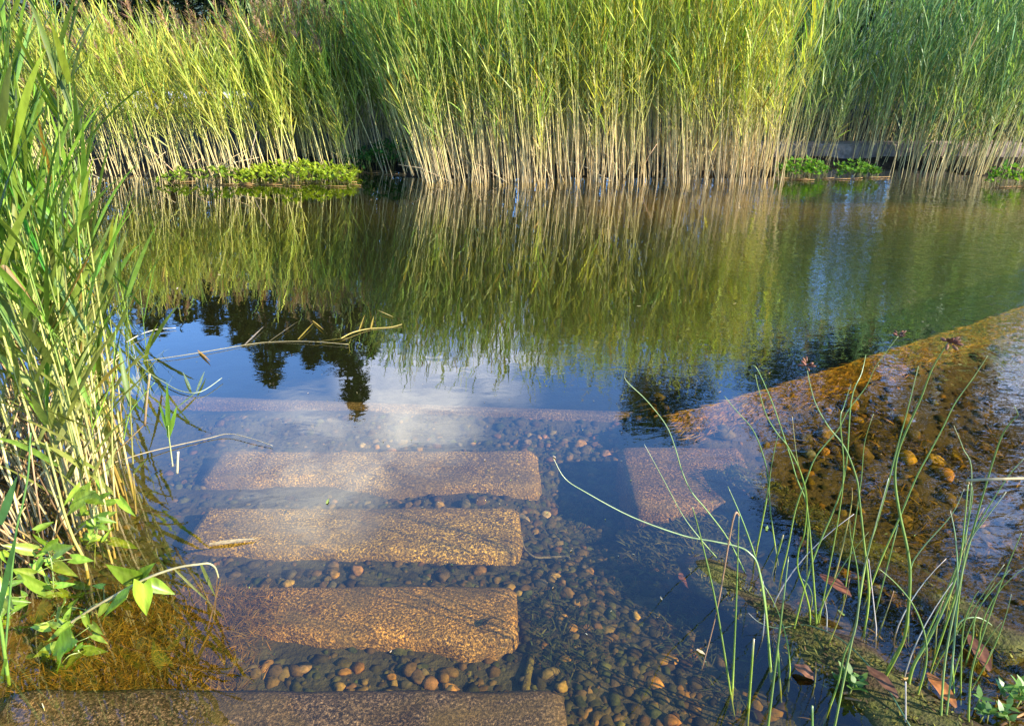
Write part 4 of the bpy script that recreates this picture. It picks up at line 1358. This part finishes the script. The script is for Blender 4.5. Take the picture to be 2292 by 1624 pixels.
# trees on the right bank, outside the picture, that keep the right reed bed in shade
for i, (x, y, h, w_) in enumerate(((12.4, 5.5, 9.0, 1.9), (13.2, 7.6, 9.0, 2.1), (12.0, 9.6, 8.5, 2.0))):
    broad(x, y, h, w_, ['leafy tree on the right bank nearest to the viewer', 'leafy tree on the right bank in the middle of three', 'leafy tree on the right bank farthest back'][i], 90 + i, (.05, .08, .02), .8, 2600, 'broadleaf_tree', 'trees on the right bank')

# ------------------------------------------------------------------ light
SUN_AZ = V((.89, -.45))
SUN_EL = rad(29)
sun = bpy.data.lights.new('sun', 'SUN')
sun.energy = 5.0
sun.angle = rad(.5)
sun.color = (1.0, .90, .74)
so = bpy.data.objects.new('sun', sun)
COL.objects.link(so)
to_sun = V((SUN_AZ.x * math.cos(SUN_EL), SUN_AZ.y * math.cos(SUN_EL), math.sin(SUN_EL))).normalized()
so.rotation_euler = to_sun.to_track_quat('Z', 'Y').to_euler()
so.location = to_sun * 40

wd = bpy.data.worlds.new('World')
sc.world = wd
wd.use_nodes = True
nt = wd.node_tree
nt.nodes.clear()
wout = nt.nodes.new('ShaderNodeOutputWorld')
bg = nt.nodes.new('ShaderNodeBackground')
sky = nt.nodes.new('ShaderNodeTexSky')
sky.sky_type = 'NISHITA'
sky.sun_disc = False
sky.sun_elevation = SUN_EL
sky.sun_rotation = math.atan2(SUN_AZ.x, SUN_AZ.y)
sky.air_density, sky.dust_density, sky.ozone_density = 1.1, .2, 4.0
tc = nt.nodes.new('ShaderNodeTexCoord')
dirv = tc.outputs['Generated']
def lobe(cx, cy, cz, width):
    v = V((cx, cy, cz)).normalized()
    d = nt.nodes.new('ShaderNodeVectorMath')
    d.operation = 'DOT_PRODUCT'
    nt.links.new(dirv, d.inputs[0])
    d.inputs[1].default_value = v
    mr = nt.nodes.new('ShaderNodeMapRange')
    mr.interpolation_type = 'SMOOTHSTEP'
    mr.inputs['From Min'].default_value = math.cos(width)
    mr.inputs['From Max'].default_value = 1.0
    nt.links.new(d.outputs['Value'], mr.inputs['Value'])
    return mr.outputs[0]
cn = noise_tex(nt, 5.0, 7, .62, vec=mapped(nt, dirv, (1, 1, 2.4), rot=(0, .5, 0)), dist=1.1)
wisp = ramp(nt, cn.outputs['Fac'], [(.33, (0, 0, 0)), (.74, (1, 1, 1))])
lb = None
for a in ((-.27, .83, .575, .13), (-.13, .88, .47, .12), (-.02, .92, .42, .10)):
    q = lobe(*a)
    lb = q if lb is None else mth(nt, 'MAXIMUM', lb, q)
lb = mth(nt, 'MAXIMUM', lb, mth(nt, 'MULTIPLY', lobe(.68, .87, .50, .17), .5))
mask = mth(nt, 'MULTIPLY', mth(nt, 'MULTIPLY', lb, 1.25), wisp, clamp=True)
mxn = nt.nodes.new('ShaderNodeMix')
mxn.data_type = 'RGBA'
nt.links.new(mask, mxn.inputs['Factor'])
nt.links.new(mulcol(nt, sky.outputs[0], (.74, .98, 1.28, 1)), mxn.inputs[6])
mxn.inputs[7].default_value = (8.5, 8.5, 8.6, 1)
nt.links.new(mxn.outputs[2], bg.inputs['Color'])
bg.inputs['Strength'].default_value = .15
nt.links.new(bg.outputs[0], wout.inputs['Surface'])

# ------------------------------------------------------------------ camera and render settings
cam = bpy.data.cameras.new('camera')
cam.sensor_fit = 'HORIZONTAL'
cam.sensor_width = 36.0
cam.lens = 36.0 * 759.0 / 1024.0
cam.clip_start = .05
cam.clip_end = 500
co = bpy.data.objects.new('camera', cam)
COL.objects.link(co)
co.location = (0, 0, EYE)
co.rotation_euler = (math.pi / 2 - PITCH, 0, 0)
sc.camera = co

sc.view_settings.view_transform = 'Standard'
sc.view_settings.look = 'None'
sc.view_settings.gamma = 1.0
sc.view_settings.use_curve_mapping = False
sc.view_settings.exposure = 1.45
cy = sc.cycles
cy.use_denoising = True
cy.max_bounces = 7
cy.diffuse_bounces = 3
cy.glossy_bounces = 3
cy.transmission_bounces = 4
cy.transparent_max_bounces = 12
cy.caustics_reflective = False
cy.caustics_refractive = False
cy.sample_clamp_indirect = 6
